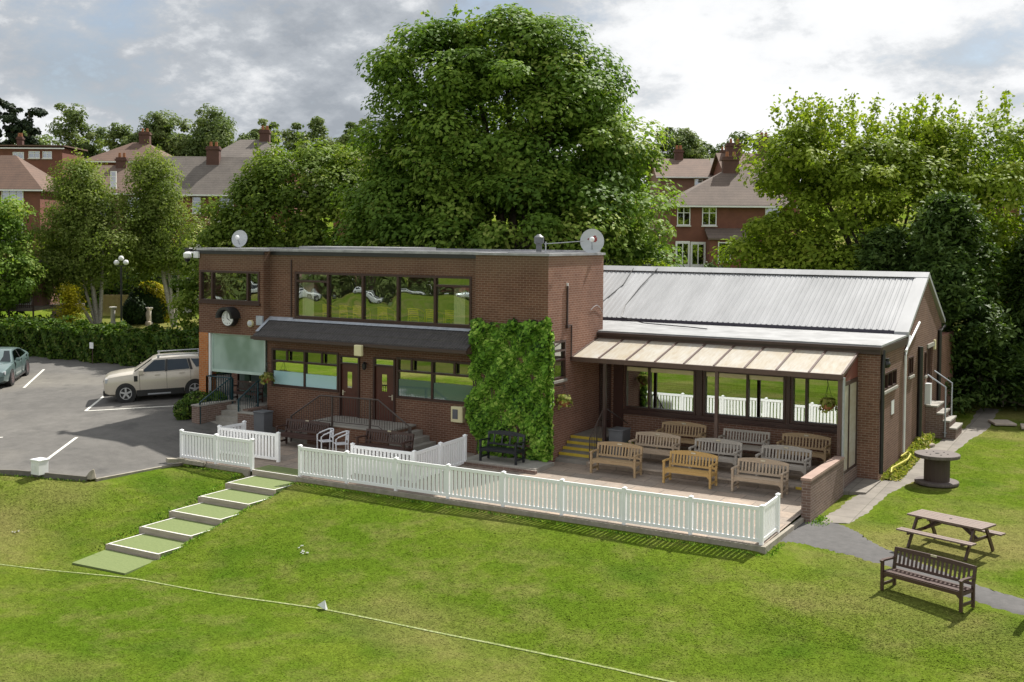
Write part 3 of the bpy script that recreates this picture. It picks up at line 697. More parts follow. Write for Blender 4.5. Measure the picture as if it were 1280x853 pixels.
q.poly([(X1, .3, pz(.3) + .075), (-2.7, .3, pz(.3) + .075), (-2.7, .494, 4.17), (X1, .494, 4.17)]); q.poly([(X1, .494, 4.17), (-2.7, .494, 4.17), (-2.7, .494, 4.10), (X1, .494, 4.10)])
q.poly([(X1 + .01, -.3, pz(-.3) + .09), (X1 + .16, -.3, pz(-.3) + .09), (X1 + .16, .3, pz(.3) + .09), (X1 + .01, .3, pz(.3) + .09)])
q.box(X1 - .30, X1 + .005, .07, .145, 3.86, 4.2)
q.build('lead_flashing', M['lead'], po)
# entrance under the bay
b = MB(); b.box(X0, -14.9, yB, yB + .45, .3, 3.44); b.build('orange_pillar', M['orange_brick'], cl)
b = MB(); b.box(-14.88, -14.80, yB + .02, yB + .1, .85, 3.44); b.build('white_post', M['white'], cl)
q = MB(); q.box(-14.79, X1 - .01, .24, .30, 1.96, 2.06); q.box(-14.79, -14.74, .24, .30, 2.06, 3.44); q.box(X1 - .06, X1 - .01, .24, .30, 2.06, 3.44); q.box(-14.74, X1 - .06, .24, .30, 3.40, 3.44); eg = q.build('entrance_screen', M['screen_frame'], cl)
q = MB(); q.box(-14.74, X1 - .06, .265, .275, 2.06, 3.40); q.build('frosted_pane', M['frosted'], eg)
b = MB(); b.box(-14.9, X1, 1.85, 1.95, .6, 3.44); b.build('lobby_wall', simple('pale_green_plaster', (.13, .19, .165), (.09, .14, .12), 1.5, .8), cl)
b = MB(); b.box(-14.2, -13.95, 1.4, 1.5, .86, 2.9); b.box(-14.2, -13.2, 1.4, 1.5, 2.75, 2.9); b.bar((-13.1, 1.4, 1.1), (-12.2, 1.4, 2.6), .08, .3); b.bar((-13.1, 1.4, 1.9), (-12.2, 1.4, 3.2), .06, .1); b.build('lobby_stair', simple('green_lobby_stair', (.05, .12, .07), (.04, .09, .05), 3, .6), cl)
b = MB(); b.box(X0, X1, -.12, 1.9, .1, .86); b.build('entrance_landing', M['concrete_dk'], cl)
# small fittings belonging to the facade
b = MB(); b.bar((-11.0, .47, 6.3), (-11.0, .47, 4.2), .035, .035); b.build('cable_run', M['fascia_dark'], cl)
b = MB(); b.bar((.03, 1.27, 5.62), (.03, 1.27, 4.32), .05, .05); b.box(.0, .09, 1.2, 1.32, 4.25, 4.36); b.bar((.03, 1.27, 4.35), (.03, 1.58, 4.33), .03, .03); b.bar((.03, 1.58, 4.33), (.03, 1.58, 3.2), .04, .04); b.build('conduit', M['fascia_dark'], cl)
b = MB(); b.box(.0, .05, 1.25, 1.29, 5.6, 5.72); b.build('vent_cap', M['white'], cl)
b = MB(); b.tube([(.02, 3.0, 4.75), (.03, 3.2, 4.85), (.03, 3.45, 4.9), (.03, 3.7, 4.8), (.02, 3.95, 4.6)], .008, 5); b.build('loose_cable', M['grey_metal'], cl)

# ------------------------------------------------------------------ single-storey hall
hl = thing('brick_hall', 'single storey brick hall with white ribbed metal roof beside the tower', 'building', (4, 8, 0))
XE = 9.39; yE = 3.68
EW = [(1.0, 3.55, 1.42, 2.92), (3.82, 6.54, 1.42, 2.92), (6.72, 8.5, 1.42, 2.92)]
b = MB(); wall(b, 'y', yE, yE + .3, -.05, XE, -.3, 3.72, EW + [(-.6, .5, .7, 2.92)]); b.build('front_wall', M['brick_ext'], hl)
RW = [(4.0, 6.1, 2.56, 3.1), (8.05, 8.8, 2.63, 3.26), (10.95, 11.25, 2.35, 3.2), (11.5, 12.6, 1.28, 3.3)]
b = MB(); wall(b, 'x', XE - .3, XE + .002, yE + .3, 7.72, -.3, 3.72, RW); wall(b, 'x', XE - .3, XE + .012, 7.72, 14.5, -.3, 3.9, RW)
b.prism([(7.72, 3.9), (14.5, 3.9), (11.11, 5.82)], 'x', XE - .3, XE + .012)
b.build('gable_wall', M['brick_gable'], hl)
b = MB(); b.box(-2.7, XE - .3, 14.2, 14.5, 0, 3.9); b.box(-2.6, XE - .3, 7.6, 7.7, 3.0, 3.95); b.box(-2.6, XE - .3, 6.5, 6.6, .2, 3.6); b.build('rear_wall', M['brick_ext'], hl)
b = MB(); b.box(8.75, 9.38, 14.5, 17.5, 0, 3.5); b.build('rear_annexe', M['brick_side'], hl)
for h in EW:
    mu = {1.0: (1.9,), 3.82: (5.3,), 6.72: (7.2,)}[h[0]]
    window(hl, 'y', yE, *h, mull=mu, glass='glass_ext', fw=.075, depth=.1)
b = MB(); b.box(.6, .96, 3.62, 3.675, -.05, 2.9); b.box(3.58, 3.79, 3.62, 3.675, 1.3, 2.92); b.box(6.57, 6.69, 3.62, 3.675, 1.3, 2.92); b.box(.96, 8.6, 3.60, 3.674, 1.24, 1.41); b.build('window_surround', M['wood_brown'], hl)
b = MB(); b.box(-.02, .5, 3.74, 3.8, .7, 2.9); dd = b.build('door', M['wood_brown'], hl)
b = MB(); b.box(.05, .2, 3.725, 3.738, .9, 2.8); b.box(.27, .42, 3.725, 3.738, .9, 2.8); b.build('door_light', M['glass_dark'], dd)
b = MB(); b.box(1.08, 1.86, 3.69, 3.715, 2.70, 2.84); b.box(1.95, 3.47, 3.69, 3.715, 2.70, 2.84); b.box(3.9, 5.25, 3.69, 3.715, 2.70, 2.84); b.box(5.35, 6.46, 3.69, 3.715, 2.70, 2.84); b.build('roller_blind', M['cream'], hl)
window(hl, 'x', XE, *RW[0], mull=(4.75, 5.45), glass='glass_dark', sill=True, side=1, fw=.06)
window(hl, 'x', XE + .01, *RW[1], mull=(8.42,), glass='glass_dark', sill=True, side=1, fw=.06)
window(hl, 'x', XE + .01, *RW[2], glass='glass_dark', sill=True, side=1, fw=.05)
b = MB(); b.box(XE - .12, XE - .06, 11.5, 12.6, 1.28, 3.3); b.build('door', M['wood_brown'], hl)
b = MB(); b.box(XE - .03, XE + .06, 11.4, 12.7, 3.3, 3.44); b.build('door_lintel', M['concrete'], hl)
# roof: flat front part and ribbed pitched part
b = MB(); b.hexa([(-.02, 3.6, 3.96), (XE + .06, 3.6, 3.96), (XE + .06, 7.8, 4.0), (-2.7, 7.8, 4.0), (-.02, 3.6, 4.02), (XE + .06, 3.6, 4.02), (XE + .06, 7.8, 4.07), (-2.7, 7.8, 4.07)])
b.build('flat_roof', M['felt'], hl)
b = MB(); b.box(0, XE + .05, 3.57, 3.675, 3.74, 3.955); b.box(XE + .02, XE + .07, 3.68, 7.72, 3.74, 3.955); b.build('fascia', M['fascia_dark'], hl)
b = MB(); b.box(0.02, XE + .08, 3.48, 3.565, 3.88, 3.97); b.build('gutter', M['fascia_dark'], hl)
def rz(y): return 4.17 + (y - 7.62) / (11.11 - 7.62) * (5.98 - 4.17)
b = MB(); xr = -4.9; pitch = .2
prof = [(0, 0), (.10, 0), (.125, .035), (.165, .035), (.19, 0)]
px_ = []
while xr < XE - .3:
    for (dx, dz) in prof: px_.append((xr + dx, dz))
    xr += pitch
px_.append((XE - .32, 0))
for (xa, za), (xb, zb) in zip(px_, px_[1:]):
    b.poly([(xa, 7.62, rz(7.62) + za), (xb, 7.62, rz(7.62) + zb), (xb, 11.05, rz(11.05) + zb), (xa, 11.05, rz(11.05) + za)])
    b.poly([(xb, 14.7, rz(7.52) + zb), (xa, 14.7, rz(7.52) + za), (xa, 11.15, rz(11.05) + za), (xb, 11.15, rz(11.05) + zb)])
    b.poly([(xa, 7.62, rz(7.62) - .05), (xb, 7.62, rz(7.62) - .05), (xb, 7.62, rz(7.62) + zb), (xa, 7.62, rz(7.62) + za)])
rf = b.build('ribbed_roof', M['steel_roof'], hl)
b = MB(); b.prism([(10.80, rz(10.80) + .05), (11.11, rz(11.11) + .055), (11.42, rz(10.80) + .05), (11.42, rz(10.80) + .065), (11.11, rz(11.11) + .08), (10.80, rz(10.80) + .065)], 'x', -4.9, XE + .1); b.build('ridge_cap', M['steel_roof'], rf)
b = MB(); x = -4.82; b.box(-4.82, XE - .3, 10.83, 10.85, rz(10.84) - .02, rz(10.84) + .012)
while x < XE - .4: b.box(x + .01, x + .10, 10.74, 10.86, rz(10.74) + .0, rz(10.74) + .07); x += pitch
b.build('ridge_filler', M['black'], rf)
b = MB(); b.box(-2.7, XE - .32, 7.585, 7.617, rz(7.62) - .1, rz(7.62) + .012); b.build('eave_filler', simple('dark_purple_trim', (.045, .04, .06), (.03, .028, .04), 4, .5), rf)
for y0, y1 in ((7.5, 11.11), (14.72, 11.11)):
    b = MB(); b.hexa([(XE - .36, y0, rz(7.5) - .1), (XE + .1, y0, rz(7.5) - .1), (XE + .1, y1, rz(11.11) - .1), (XE - .36, y1, rz(11.11) - .1), (XE - .36, y0, rz(7.5) + .05), (XE + .1, y0, rz(7.5) + .05), (XE + .1, y1, rz(11.11) + .05), (XE - .36, y1, rz(11.11) + .05)])
    b.build('barge_flashing', M['steel_roof'], rf)
for pts in ([(-1.95, 10.9, 5.98), (-1.9, 9.8, 5.34), (-2.2, 8.6, 4.72), (-2.4, 7.9, 4.35)], [(-.9, 10.9, 5.98), (-1.1, 9.6, 5.25), (-1.15, 8.4, 4.62), (-1.0, 7.7, 4.22)], [(-1.0, 7.7, 4.2), (.5, 6.4, 4.12), (2.4, 5.9, 4.1), (3.2, 5.6, 4.09)]):
    b = MB(); b.tube(pts, .018, 5); b.build('roof_cable', M['black'], rf)
# pipes on the gable side
b = MB(); b.tube([(XE + .06, 7.95, 4.0), (XE + .06, 7.35, 3.5), (XE + .06, 7.25, 3.4), (XE + .06, 7.25, .2)], .045, 8); b.tube([(XE + .06, 7.3, 3.55), (XE + .06, 9.6, 4.35)], .045, 8); b.build('white_pipe', M['white'], hl, smooth=50)
for pts, rd in (([(XE + .07, 3.9, 3.85), (XE + .07, 3.82, 3.3), (XE + .07, 3.82, .1)], .06), ([(XE + .09, 9.75, 3.5), (XE + .09, 9.75, .3)], .09), ([(XE + .12, 14.5, 3.9), (XE + .09, 13.6, 3.8), (XE + .09, 13.6, .6)], .07)):
    b = MB(); b.tube(pts, rd, 8); b.build('black_pipe', M['black'], hl, smooth=50)
b = MB(); b.box(XE + .013, XE + .2, 11.15, 11.45, 1.3, 2.05); b.build('meter_cabinet', M['white'], hl)
b = MB(); b.box(XE + .013, XE + .07, 12.72, 12.95, 3.15, 3.5); b.build('alarm_sounder', M['cream'], hl)
b = MB(); b.box(XE + .003, XE + .02, 5.42, 5.82, 1.68, 2.12); b.build('notice_plate', M['white'], hl)
b = MB(); b.ball((XE + .12, 4.05, 3.42), .13, 10, 6); b.box(XE + .003, XE + .2, 3.98, 4.12, 3.45, 3.6); b.build('flood_lamp', M['black'], hl, smooth=40)

# ------------------------------------------------------------------ lean-to canopy
cn = thing('glazed_canopy', 'lean-to canopy of yellowed clear sheets on brown posts over the benches', 'canopy', (4.5, 2.6, 0))
yb_, zb_, yf_, zf_ = 3.56, 3.74, 1.66, 3.265
xb = [0.02 + i * (8.76 / 9) for i in range(10)]
def cz(y): return zf_ + (y - yf_) / (yb_ - yf_) * (zb_ - zf_)
for a, e in zip(xb, xb[1:]):
    q = MB(); q.hexa([(a + .02, yf_, cz(yf_)), (e - .02, yf_, cz(yf_)), (e - .02, yb_, cz(yb_)), (a + .02, yb_, cz(yb_)), (a + .02, yf_, cz(yf_) + .018), (e - .02, yf_, cz(yf_) + .018), (e - .02, yb_, cz(yb_) + .018), (a + .02, yb_, cz(yb_) + .018)]); q.build('roof_sheet', M['poly'], cn)
q = MB()
for x in xb: q.bar((x, yf_, cz(yf_) + .005), (x, yb_, cz(yb_) + .005), .06, .09)
q.build('glazing_bar', M['fascia'], cn)
q = MB(); q.box(0, 8.82, yf_ - .1, yf_ - .005, zf_ - .12, zf_ + .03); q.build('front_beam', M['fascia'], cn)
q = MB(); q.box(0.01, 8.8, yb_ + .005, yb_ + .06, zb_ - .1, zb_ + .06); q.build('wall_plate', M['fascia'], cn)
for x in (1.22, 5.0, 8.72):
    q = MB(); q.box(x - .05, x + .05, yf_ - .06, yf_ + .04, -.02, zf_ - .1); q.build('post', M['fascia_dark' if x < 2 else 'fascia'], cn)
q = MB(); q.tube([(8.84, yf_ - .05, zf_ - .05), (8.84, yf_ - .05, -.1)], .04, 7); q.build('downpipe', M['grey_metal'], cn)
q = MB(); q.box(8.70, 8.76, 1.75, 3.66, 2.9, 3.02); q.box(8.70, 8.76, 1.75, 3.66, .3, .38)
for y in (1.75, 2.62, 3.6): q.box(8.695, 8.765, y, y + .06, .3, 2.9)
q.build('side_frame', M['fascia_dark'], cn)
for y0, y1 in ((1.82, 2.61), (2.69, 3.59)):
    q = MB(); q.box(8.72, 8.735, y0, y1, .38, 2.9); q.build('side_sheet', M['poly'], cn)
q = MB(); q.prism([(1.75, 3.03), (3.66, 3.03), (3.66, 3.66)], 'x', 8.71, 8.75); q.build('side_gable', simple('red_brown_board', (.2, .06, .045), (.15, .045, .035), 3, .6), cn)
q = MB(); q.box(8.66, 8.78, 1.8, 3.66, -.1, .3); q.build('side_plinth', M['brick_low'], cn)
# ------------------------------------------------------------------ picket fences
def fence(label, pts, z0f, h=.92, endcaps=True):
    """white plastic picket fence along a polyline; posts, picket panels"""
    t = thing('picket_fence', label, 'fence', (pts[0][0], pts[0][1], z0f(*pts[0])), 'white picket fence runs round the terrace')
    for si, (p, q) in enumerate(zip(pts, pts[1:])):
        p = Vector((*p, 0)); q = Vector((*q, 0)); ln = (q - p).length; d = (q - p) / ln; nb = max(1, round(ln / 1.8)); w = ln / nb
        nrm = Vector((-d.y, d.x, 0))
        def at(s, z): v = p + d * s; return Vector((v.x, v.y, z0f(v.x, v.y) + z))
        for k in range(nb + 1):
            if si and k == 0: continue
            m_ = MB(); a = at(k * w, -.06); c = at(k * w, h); m_.bar(a, c, .09, .09, up=tuple(nrm))
            m_.bar(c, c + Vector((0, 0, .025)), .11, .11, up=tuple(nrm)); top = c + Vector((0, 0, .025))
            e = .055; b0 = [top + Vector((sx * e, sy * e, 0)) for sx, sy in ((-1, -1), (1, -1), (1, 1), (-1, 1))]; tip = top + Vector((0, 0, .035))
            for u, v in zip(b0, b0[1:] + b0[:1]): m_.poly([u, v, tip])
            m_.build('post', M['fence'], t)
        for k in range(nb):
            m_ = MB(); s0 = k * w + .045; s1 = (k + 1) * w - .045
            m_.bar(at(s0, .09), at(s1, .09), .045, .08); m_.bar(at(s0, h - .06), at(s1, h - .06), .05, .09)
            npk = max(3, round((s1 - s0) / .133)); st = (s1 - s0) / npk
            for j in range(npk):
                s = s0 + st * (j + .5); a = at(s, .13) ; c = at(s, h - .1); m_.bar(a, c, .088, .022, up=tuple(nrm))
            m_.build('picket_panel', M['fence'], t)
    return t
fz = lambda x, y: TZ(y)
fence('long white picket fence along the front edge of the bench terrace', [(-5.78, -5.03), (8.57, -5.03), (8.57, -3.75)], fz)
fence('short white picket fence left of the turf steps by the car park', [(-10.81, -5.03), (-7.73, -5.03)], fz)
fence('white picket fence behind the gap at the top of the turf steps', [(-7.72, -3.85), (-10.25, -3.9), (-10.1, -2.9)], fz)
fence('L shaped white picket fence between the white chairs and the creeper', [(-4.55, -4.05), (-2.27, -4.02), (-2.27, -1.25)], fz)

# ------------------------------------------------------------------ benches
def make_bench(label, mat, ln=1.5, arch=.07, straight=False, slats=13, z_seat=.43, deep=.5, local=True, plaque=True, cat='bench', arms=True):
    t = thing('garden_bench', label, cat, (0, 0, 0), None, True); m = M[mat]; hl_ = ln / 2
    q = MB()
    for i in range(5): y = -.22 + i * .1; q.box(-hl_ + .03, hl_ - .03, y, y + .082, z_seat - .02 - i * .006, z_seat - i * .006)
    q.build('seat', m, t)
    q = MB(); n = 14      # arched or straight top rail
    for i in range(n):
        xa = -hl_ + .05 + (ln - .1) * i / n; xb_ = -hl_ + .05 + (ln - .1) * (i + 1) / n
        za = .86 + (0 if straight else arch * (1 - (2 * xa / ln) ** 2)); zb = .86 + (0 if straight else arch * (1 - (2 * xb_ / ln) ** 2))
        q.hexa([(xa, .275, .79), (xb_, .275, .79), (xb_, .315, .79), (xa, .315, .79), (xa, .285, za), (xb_, .285, zb), (xb_, .325, zb), (xa, .325, za)])
    q.hexa([(-hl_ + .05, .215, .47), (hl_ - .05, .215, .47), (hl_ - .05, .25, .47), (-hl_ + .05, .25, .47), (-hl_ + .05, .222, .53), (hl_ - .05, .222, .53), (hl_ - .05, .257, .53), (-hl_ + .05, .257, .53)])
    for i in range(slats):
        x = -hl_ + .1 + (ln - .2) * (i + .5) / slats; q.bar((x, .235, .52), (x, .295, .80), .05, .018, up=(0, 1, 0))
    bk = q.build('backrest', m, t)
    if plaque: q = MB(); q.box(-.07, .07, .262, .2745, .845, .89); q.build('plaque', M['plaque'], bk)
    for s in (-1, 1):
        x = s * (hl_ - .03)
        q = MB(); q.bar((x, -.23, 0), (x, -.23, .63), .06, .06, up=(0, 1, 0)); q.build('leg', m, t)
        q = MB(); q.bar((x, .25, 0), (x, .235, .45), .06, .06, up=(0, 1, 0)); q.bar((x, .235, .44), (x, .31, .86), .058, .06, up=(0, 1, 0)); q.build('leg', m, t)
        q = MB(); pts = [(-.28, .635), (-.2, .655), (-.02, .65), (.27, .635)]
        for (ya, za), (yb2, zb2) in zip(pts, pts[1:]): q.bar((x, ya, za), (x, yb2, zb2), .075, .04)
        if arms: q.build('armrest', m, t)
        q = MB(); q.box(x - .018, x + .018, -.2, .23, .10, .16); q.box(x - .018, x + .018, -.2, .22, .33, .4); q.build('stretcher', m, t)
    q = MB(); q.box(-hl_ + .02, hl_ - .02, -.245, -.215, z_seat - .1, z_seat - .022)
    q.prism([(-hl_ + .03, z_seat - .1), (-hl_ + .15, z_seat - .1), (-hl_ + .03, z_seat - .2)], 'y', -.243, -.217); q.prism([(hl_ - .03, z_seat - .1), (hl_ - .15, z_seat - .1), (hl_ - .03, z_seat - .2)], 'y', -.243, -.217)
    q.build('apron', m, t)
    return t
GRP = 'teak memorial benches in three rows on the terrace'
protos = {}
def bench(mat, label, x, y, z, rz=0, group=GRP, **kw):
    key = (mat, tuple(sorted(kw.items())))
    if key not in protos: t = make_bench(label, mat, **kw); protos[key] = t
    else: t = dup(protos[key], (0, 0, 0), 0, label)
    t.location = (x, y, z); t.rotation_euler = (0, 0, rz); t['group'] = group
    return t
bench('teak_warm', 'pale brown bench nearest the yellow edged steps in the front row', 2.44, -.08, -.005, R(1))
bench('teak_gold', 'honey gold freshly oiled bench in the middle of the front row', 4.88, -.22, -.005, R(-1))
bench('teak_pale', 'pale weathered bench in the front row next to the low brick wall', 6.97, -.2, -.005, R(-1))
bench('teak_pale', 'pale weathered bench in the second row nearest the steps', 3.12, 1.28, .17)
bench('teak_grey', 'greyed bench in the middle of the second row behind the gold one', 5.12, 1.25, .17, R(1))
bench('teak_grey', 'greyed bench in the second row beside the low brick wall', 7.22, 1.22, .17, R(-1))
bench('teak_warm', 'brown arched bench against the hall wall, nearest the grey box', 3.43, 2.72, .33, R(2))
bench('teak_grey', 'silver bench with a straight top rail against the hall wall', 5.53, 2.66, .33, 0, straight=True, slats=14, plaque=False)
bench('teak_warm', 'brown arched bench against the hall wall under the hanging basket', 7.4, 2.7, .33, R(-1))
DG = 'dark stained benches'
bench('dark_wood', 'long dark brown slatted bench alone on the lawn beside the tarmac path', 12.5, -6.02, H(12.5, -6.2) + .02, R(-21), DG, ln=1.9, slats=17, arch=.02)
bench('dark_wood', 'dark brown bench against the landing left of the white chairs', -8.55, -1.75, -.03, 0, DG, ln=1.9, slats=17, arch=.02)
bench('dark_wood', 'dark brown bench against the landing right of the white chairs', -4.95, -1.9, -.03, 0, DG, ln=1.9, slats=17, arch=.02)
bench('dark_wood', 'dark bench in the glazed entrance under the wall clock', -13.35, .62, .862, 0, DG, ln=1.9, slats=17, arch=.02).scale = (.7, .7, .85)
bench('black_wood', 'black painted bench standing in front of the green creeper', -1.15, -.85, .12, 0, DG, ln=1.35, slats=4, plaque=False)

# ------------------------------------------------------------------ white cafe chairs and chairs behind the glass
def cafe_chair(label, m, name='cafe_chair'):
    t = thing(name, label, 'chair', (0, 0, 0), None, True); mm = M[m]
    q = MB(); pts = [(-.26, -.2, 0), (-.26, -.21, .62), (-.255, -.12, .68), (-.25, .1, .76), (-.2, .22, .80), (0, .27, .82), (.2, .22, .80), (.25, .1, .76), (.255, -.12, .68), (.26, -.21, .62), (.26, -.2, 0)]
    q.tube(pts, .022, 6); q.build('arm_frame', mm, t, smooth=50)
    q = MB()
    for k in range(7): q.box(-.22, .22, -.2 + k * .058, -.2 + k * .058 + .045, .425, .44)
    q.build('seat', mm, t)
    q = MB()
    for k in range(4): q.box(-.17, .17, .215, .235, .52 + k * .068, .57 + k * .068)
    q.build('backrest', mm, t)
    for s in (-1, 1): q = MB(); q.tube([(s * .2, .2, 0), (s * .19, .2, .45), (s * .17, .225, .8)], .02, 6); q.build('leg', mm, t, smooth=50)
    return t
ch = cafe_chair('white tubular armchair beside the dark bench on the left', 'white_metal'); ch.location = (-7.15, -2.2, -.04); ch.rotation_euler = (0, 0, R(-35)); ch['group'] = 'white metal chairs'
dup(ch, (-6.42, -2.3, -.04), R(-40), 'white tubular armchair partly behind the picket fence corner', 'white metal chairs')
M['yellow_chair'] = simple('yellow_chair_frame', (.75, .55, .08), (.65, .46, .06), 5, .4)
yc = cafe_chair('yellow framed chair seen through the upper clubhouse window', 'yellow_chair', 'function_chair')
for i, x in enumerate((-9.7, -8.9, -8.3, -7.2, -5.9, -5.1, -4.3)):
    c = yc if i == 0 else dup(yc, (0, 0, 0), 0, 'yellow framed chair seen through the upper clubhouse window')
    c.location = (x, 1.15, 3.86); c.rotation_euler = (0, 0, R(180 + (i * 37) % 30 - 15)); c['group'] = 'yellow chairs behind the upper windows'

# ------------------------------------------------------------------ picnic table, cable spool, small things on the lawn
zt = H(12.4, -2.2) + .02
t = thing('picnic_table', 'reddish brown picnic table with attached benches on the lawn', 'picnic table', (0, 0, 0), None, True); pm = M['table_wood']
q = MB()
for k in range(5): q.box(-.95, .95, -.36 + k * .145, -.36 + k * .145 + .135, .70, .74)
tp = q.build('tabletop', pm, t)
q = MB(); q.lathe([(.035, .741), (.035, .746)], n=10); q.build('parasol_hole', M['black'], tp)
for s in (-1, 1):
    q = MB(); q.box(-.95, .95, s * .72 - .125, s * .72 - .008, .41, .445); q.box(-.95, .95, s * .72 + .008, s * .72 + .125, .41, .445); q.build('bench_seat', pm, t)
    q = MB(); x = s * .68; q.box(x - .02, x + .02, -.8, .8, .34, .408); q.box(x - .02, x + .02, -.36, .36, .63, .698); q.build('crossbeam', M['dark_wood'], t)
    for e in (-1, 1): q = MB(); q.bar((x + .045 * s, e * .68, 0), (x + .045 * s, e * .26, .69), .09, .045, up=(1, 0, 0)); q.build('leg', M['dark_wood'], t)
    q = MB(); q.bar((x, 0, .37), (s * .2, 0, .69), .045, .08); q.build('brace', M['dark_wood'], t)
t.location = (12.42, -2.42, zt); t.rotation_euler = (0, 0, R(-19))
zs = H(11.0, 4.1) + .02
t = thing('cable_spool_table', 'round wooden cable spool used as a table on the lawn', 'spool table', (0, 0, 0), None, True)
q = MB(); q.lathe([(.62, 0), (.63, .03), (.63, .07), (.62, .09)], n=32); q.build('base_disc', M['spool_top'], t)
q = MB(); q.lathe([(.37, .091), (.37, .80)], n=24); q.build('drum', M['spool_drum'], t)
q = MB(); q.lathe([(.64, .801), (.65, .82), (.65, .88), (.64, .90)], n=32); tp = q.build('top_disc', M['spool_top'], t)
q = MB(); q.lathe([(.06, .901), (.06, .908)], n=12)
for k in range(6): q.lathe([(.022, .901), (.022, .912)], (.3 * math.cos(k * 1.047), .3 * math.sin(k * 1.047), 0), 8)
q.build('bolt_plate', M['black'], tp)
t.location = (11.0, 4.2, zs)
o = MB(); o.bar((14.52, -6.22, H(14.5, -6.2) - .1), (14.52, -6.2, H(14.5, -6.2) + .95), .13, .13, up=(0, 1, 0)); tag(o.build('wooden_post', M['dark_wood'], bevel=.01), 'dark wooden post at the side of the path beyond the lawn bench', 'post')
# boundary flag: a small folded white marker
gz = -1.05; t = thing('boundary_marker', 'small white triangular boundary marker standing on the chalk line', 'marker', (.9, -11.95, gz))
q = MB(); q.poly([(.72, -11.95, gz + .06), (.98, -11.97, gz), (.93, -11.93, gz + .2)]); q.poly([(.72, -11.95, gz + .06), (.98, -11.90, gz), (.93, -11.93, gz + .2)]); q.poly([(.98, -11.97, gz), (.98, -11.90, gz), (.93, -11.93, gz + .2)]); q.build('folded_card', M['white'], t)
rl = random.Random(3)
for (x, y, n, lb) in ((-1.74, -9.54, 7, 'crumpled white paper scraps on the grass bank in front of the fence'), (-2.1, -9.3, 3, 'few tiny white scraps just behind the larger paper scraps'), (-10.3, -11.5, 4, 'white scraps on the grass bank below the car park')):
    q = MB()
    for k in range(n):
        a, b_ = x + rl.uniform(-.12, .12), y + rl.uniform(-.1, .1); z = H(a, b_) + .03; q.poly([(a - .035, b_, z - .01), (a, b_ - .035, z + .01), (a + .035, b_ + .01, z + .0), (a + .01, b_ + .035, z + .025)])
    tag(q.build('paper_scrap', M['litter']), lb, 'litter', 'paper scraps on the grass')
z = CZ(-12.65, -8.95); q = MB(); q.box(-12.85, -12.48, -9.15, -8.8, z, z + .42); q.box(-12.87, -12.46, -9.17, -8.78, z + .42, z + .46); q.box(-12.81, -12.62, -9.16, -9.151, z + .12, z + .3)
tag(q.build('bollard_block', M['white'], bevel=.02), 'white square block bollard at the end of a parking line', 'bollard')
q = MB(); q.hexa([(-11.42, -8.4, -.25), (-11.12, -8.37, -.25), (-11.08, -8.17, -.25), (-11.36, -8.12, -.25), (-11.26, -8.3, .0), (-11.15, -8.28, .07), (-11.14, -8.2, .08), (-11.22, -8.17, .02)]); tag(q.build('kerb_stone', M['stone'], bevel=.03), 'tilted rough stone at the corner of the car park kerb', 'stone')
t = thing('hose', 'yellow garden hose lying in the weeds beside the hall', 'hose', (9.6, 4, .1)); q = MB(); q.tube([(9.72, 4.0, .14), (9.62, 4.6, .16), (9.7, 5.3, .17), (9.78, 6.2, .18), (9.72, 7.0, .2), (9.55, 7.4, .2), (9.5, 6.6, .18)], .028, 6); q.build('tube', M['hose'], t, smooth=60)
for (x, y, a, lb) in ((9.72, 8.6, .3, 'larger broken paving slab lying in weeds by the white pipe'), (9.68, 9.6, .9, 'smaller broken paving slab lying further along in the weeds'), (11.5, 15.4, .4, 'flat pale stone slab on the lawn edge by the timber fence'), (12.6, 15.0, .15, 'long pale stone slab on the lawn edge at the frame side')):
    z = H(x, y) + .03; w_, l_ = (.3, .45) if x < 11 else (.4, 1.0); q = MB(); c, s = math.cos(a), math.sin(a)
    P = [(x + u * c - v * s, y + u * s + v * c) for u, v in ((-w_, -l_ / 2), (w_, -l_ / 2), (w_ * .9, l_ / 2), (-w_, l_ / 2.4))]
    q.hexa([(*p, z) for p in P] + [(*p, z + .09) for p in P]); tag(q.build('stone_slab', M['slab'], bevel=.015), lb, 'slab', 'loose stone slabs')

# ------------------------------------------------------------------ low brick wall, terrace steps, boxes
t = thing('low_brick_wall', 'low brick wall closing the right end of the bench terrace', 'wall', (8.78, -.2, 0))
q = MB(); q.box(8.64, 8.88, -1.9, 1.6, -.5, .86); q.build('brickwork', M['brick_low'], t); q = MB(); q.box(8.62, 8.9, -1.93, 1.62, .862, .93); q.build('brick_coping', simple('pink_brick_coping', (.36, .25, .2), (.28, .19, .15), 3, .85, .2, 'pos'), t)
q = MB(); q.box(7.85, 8.5, .335, .358, .10, .168); tag(q.build('step_nosing', M['yellow']), 'short yellow nosing strip on the seating step by the low wall', 'nosing')
q = MB(); q.box(1.3, 7.8, .31, .358, .125, .174); tag(q.build('step_edging', M['slab']), 'pale stone edging along the front seating step', 'edging')
t = thing('door_steps', 'yellow edged concrete steps up to the door between tower and hall', 'steps', (.5, 1.5, 0))
for i, z in enumerate((.13, .28, .42, .56, .70)):
    y0 = .95 + .0 * i + (.27 * (i - 1) if i else -.15); y0 = [.55, .78, 1.06, 1.33, 1.6][i]
    q = MB(); q.box(.02, 1.17, y0, (1.62 if i < 4 else 3.66), (-.05 if i == 0 else z - .145), z); s_ = q.build('tread', M['concrete_dk'], t)
    if i: q = MB(); q.box(.03, 1.16, y0 - .025, y0 - .002, z - .075, z + .004); q.box(.03, 1.16, y0 - .002, y0 + .05, z + .001, z + .006); q.build('nosing', M['yellow'], s_)
t = thing('handrail', 'brown metal handrail beside the yellow edged steps', 'handrail', (1.2, 1.5, 0))
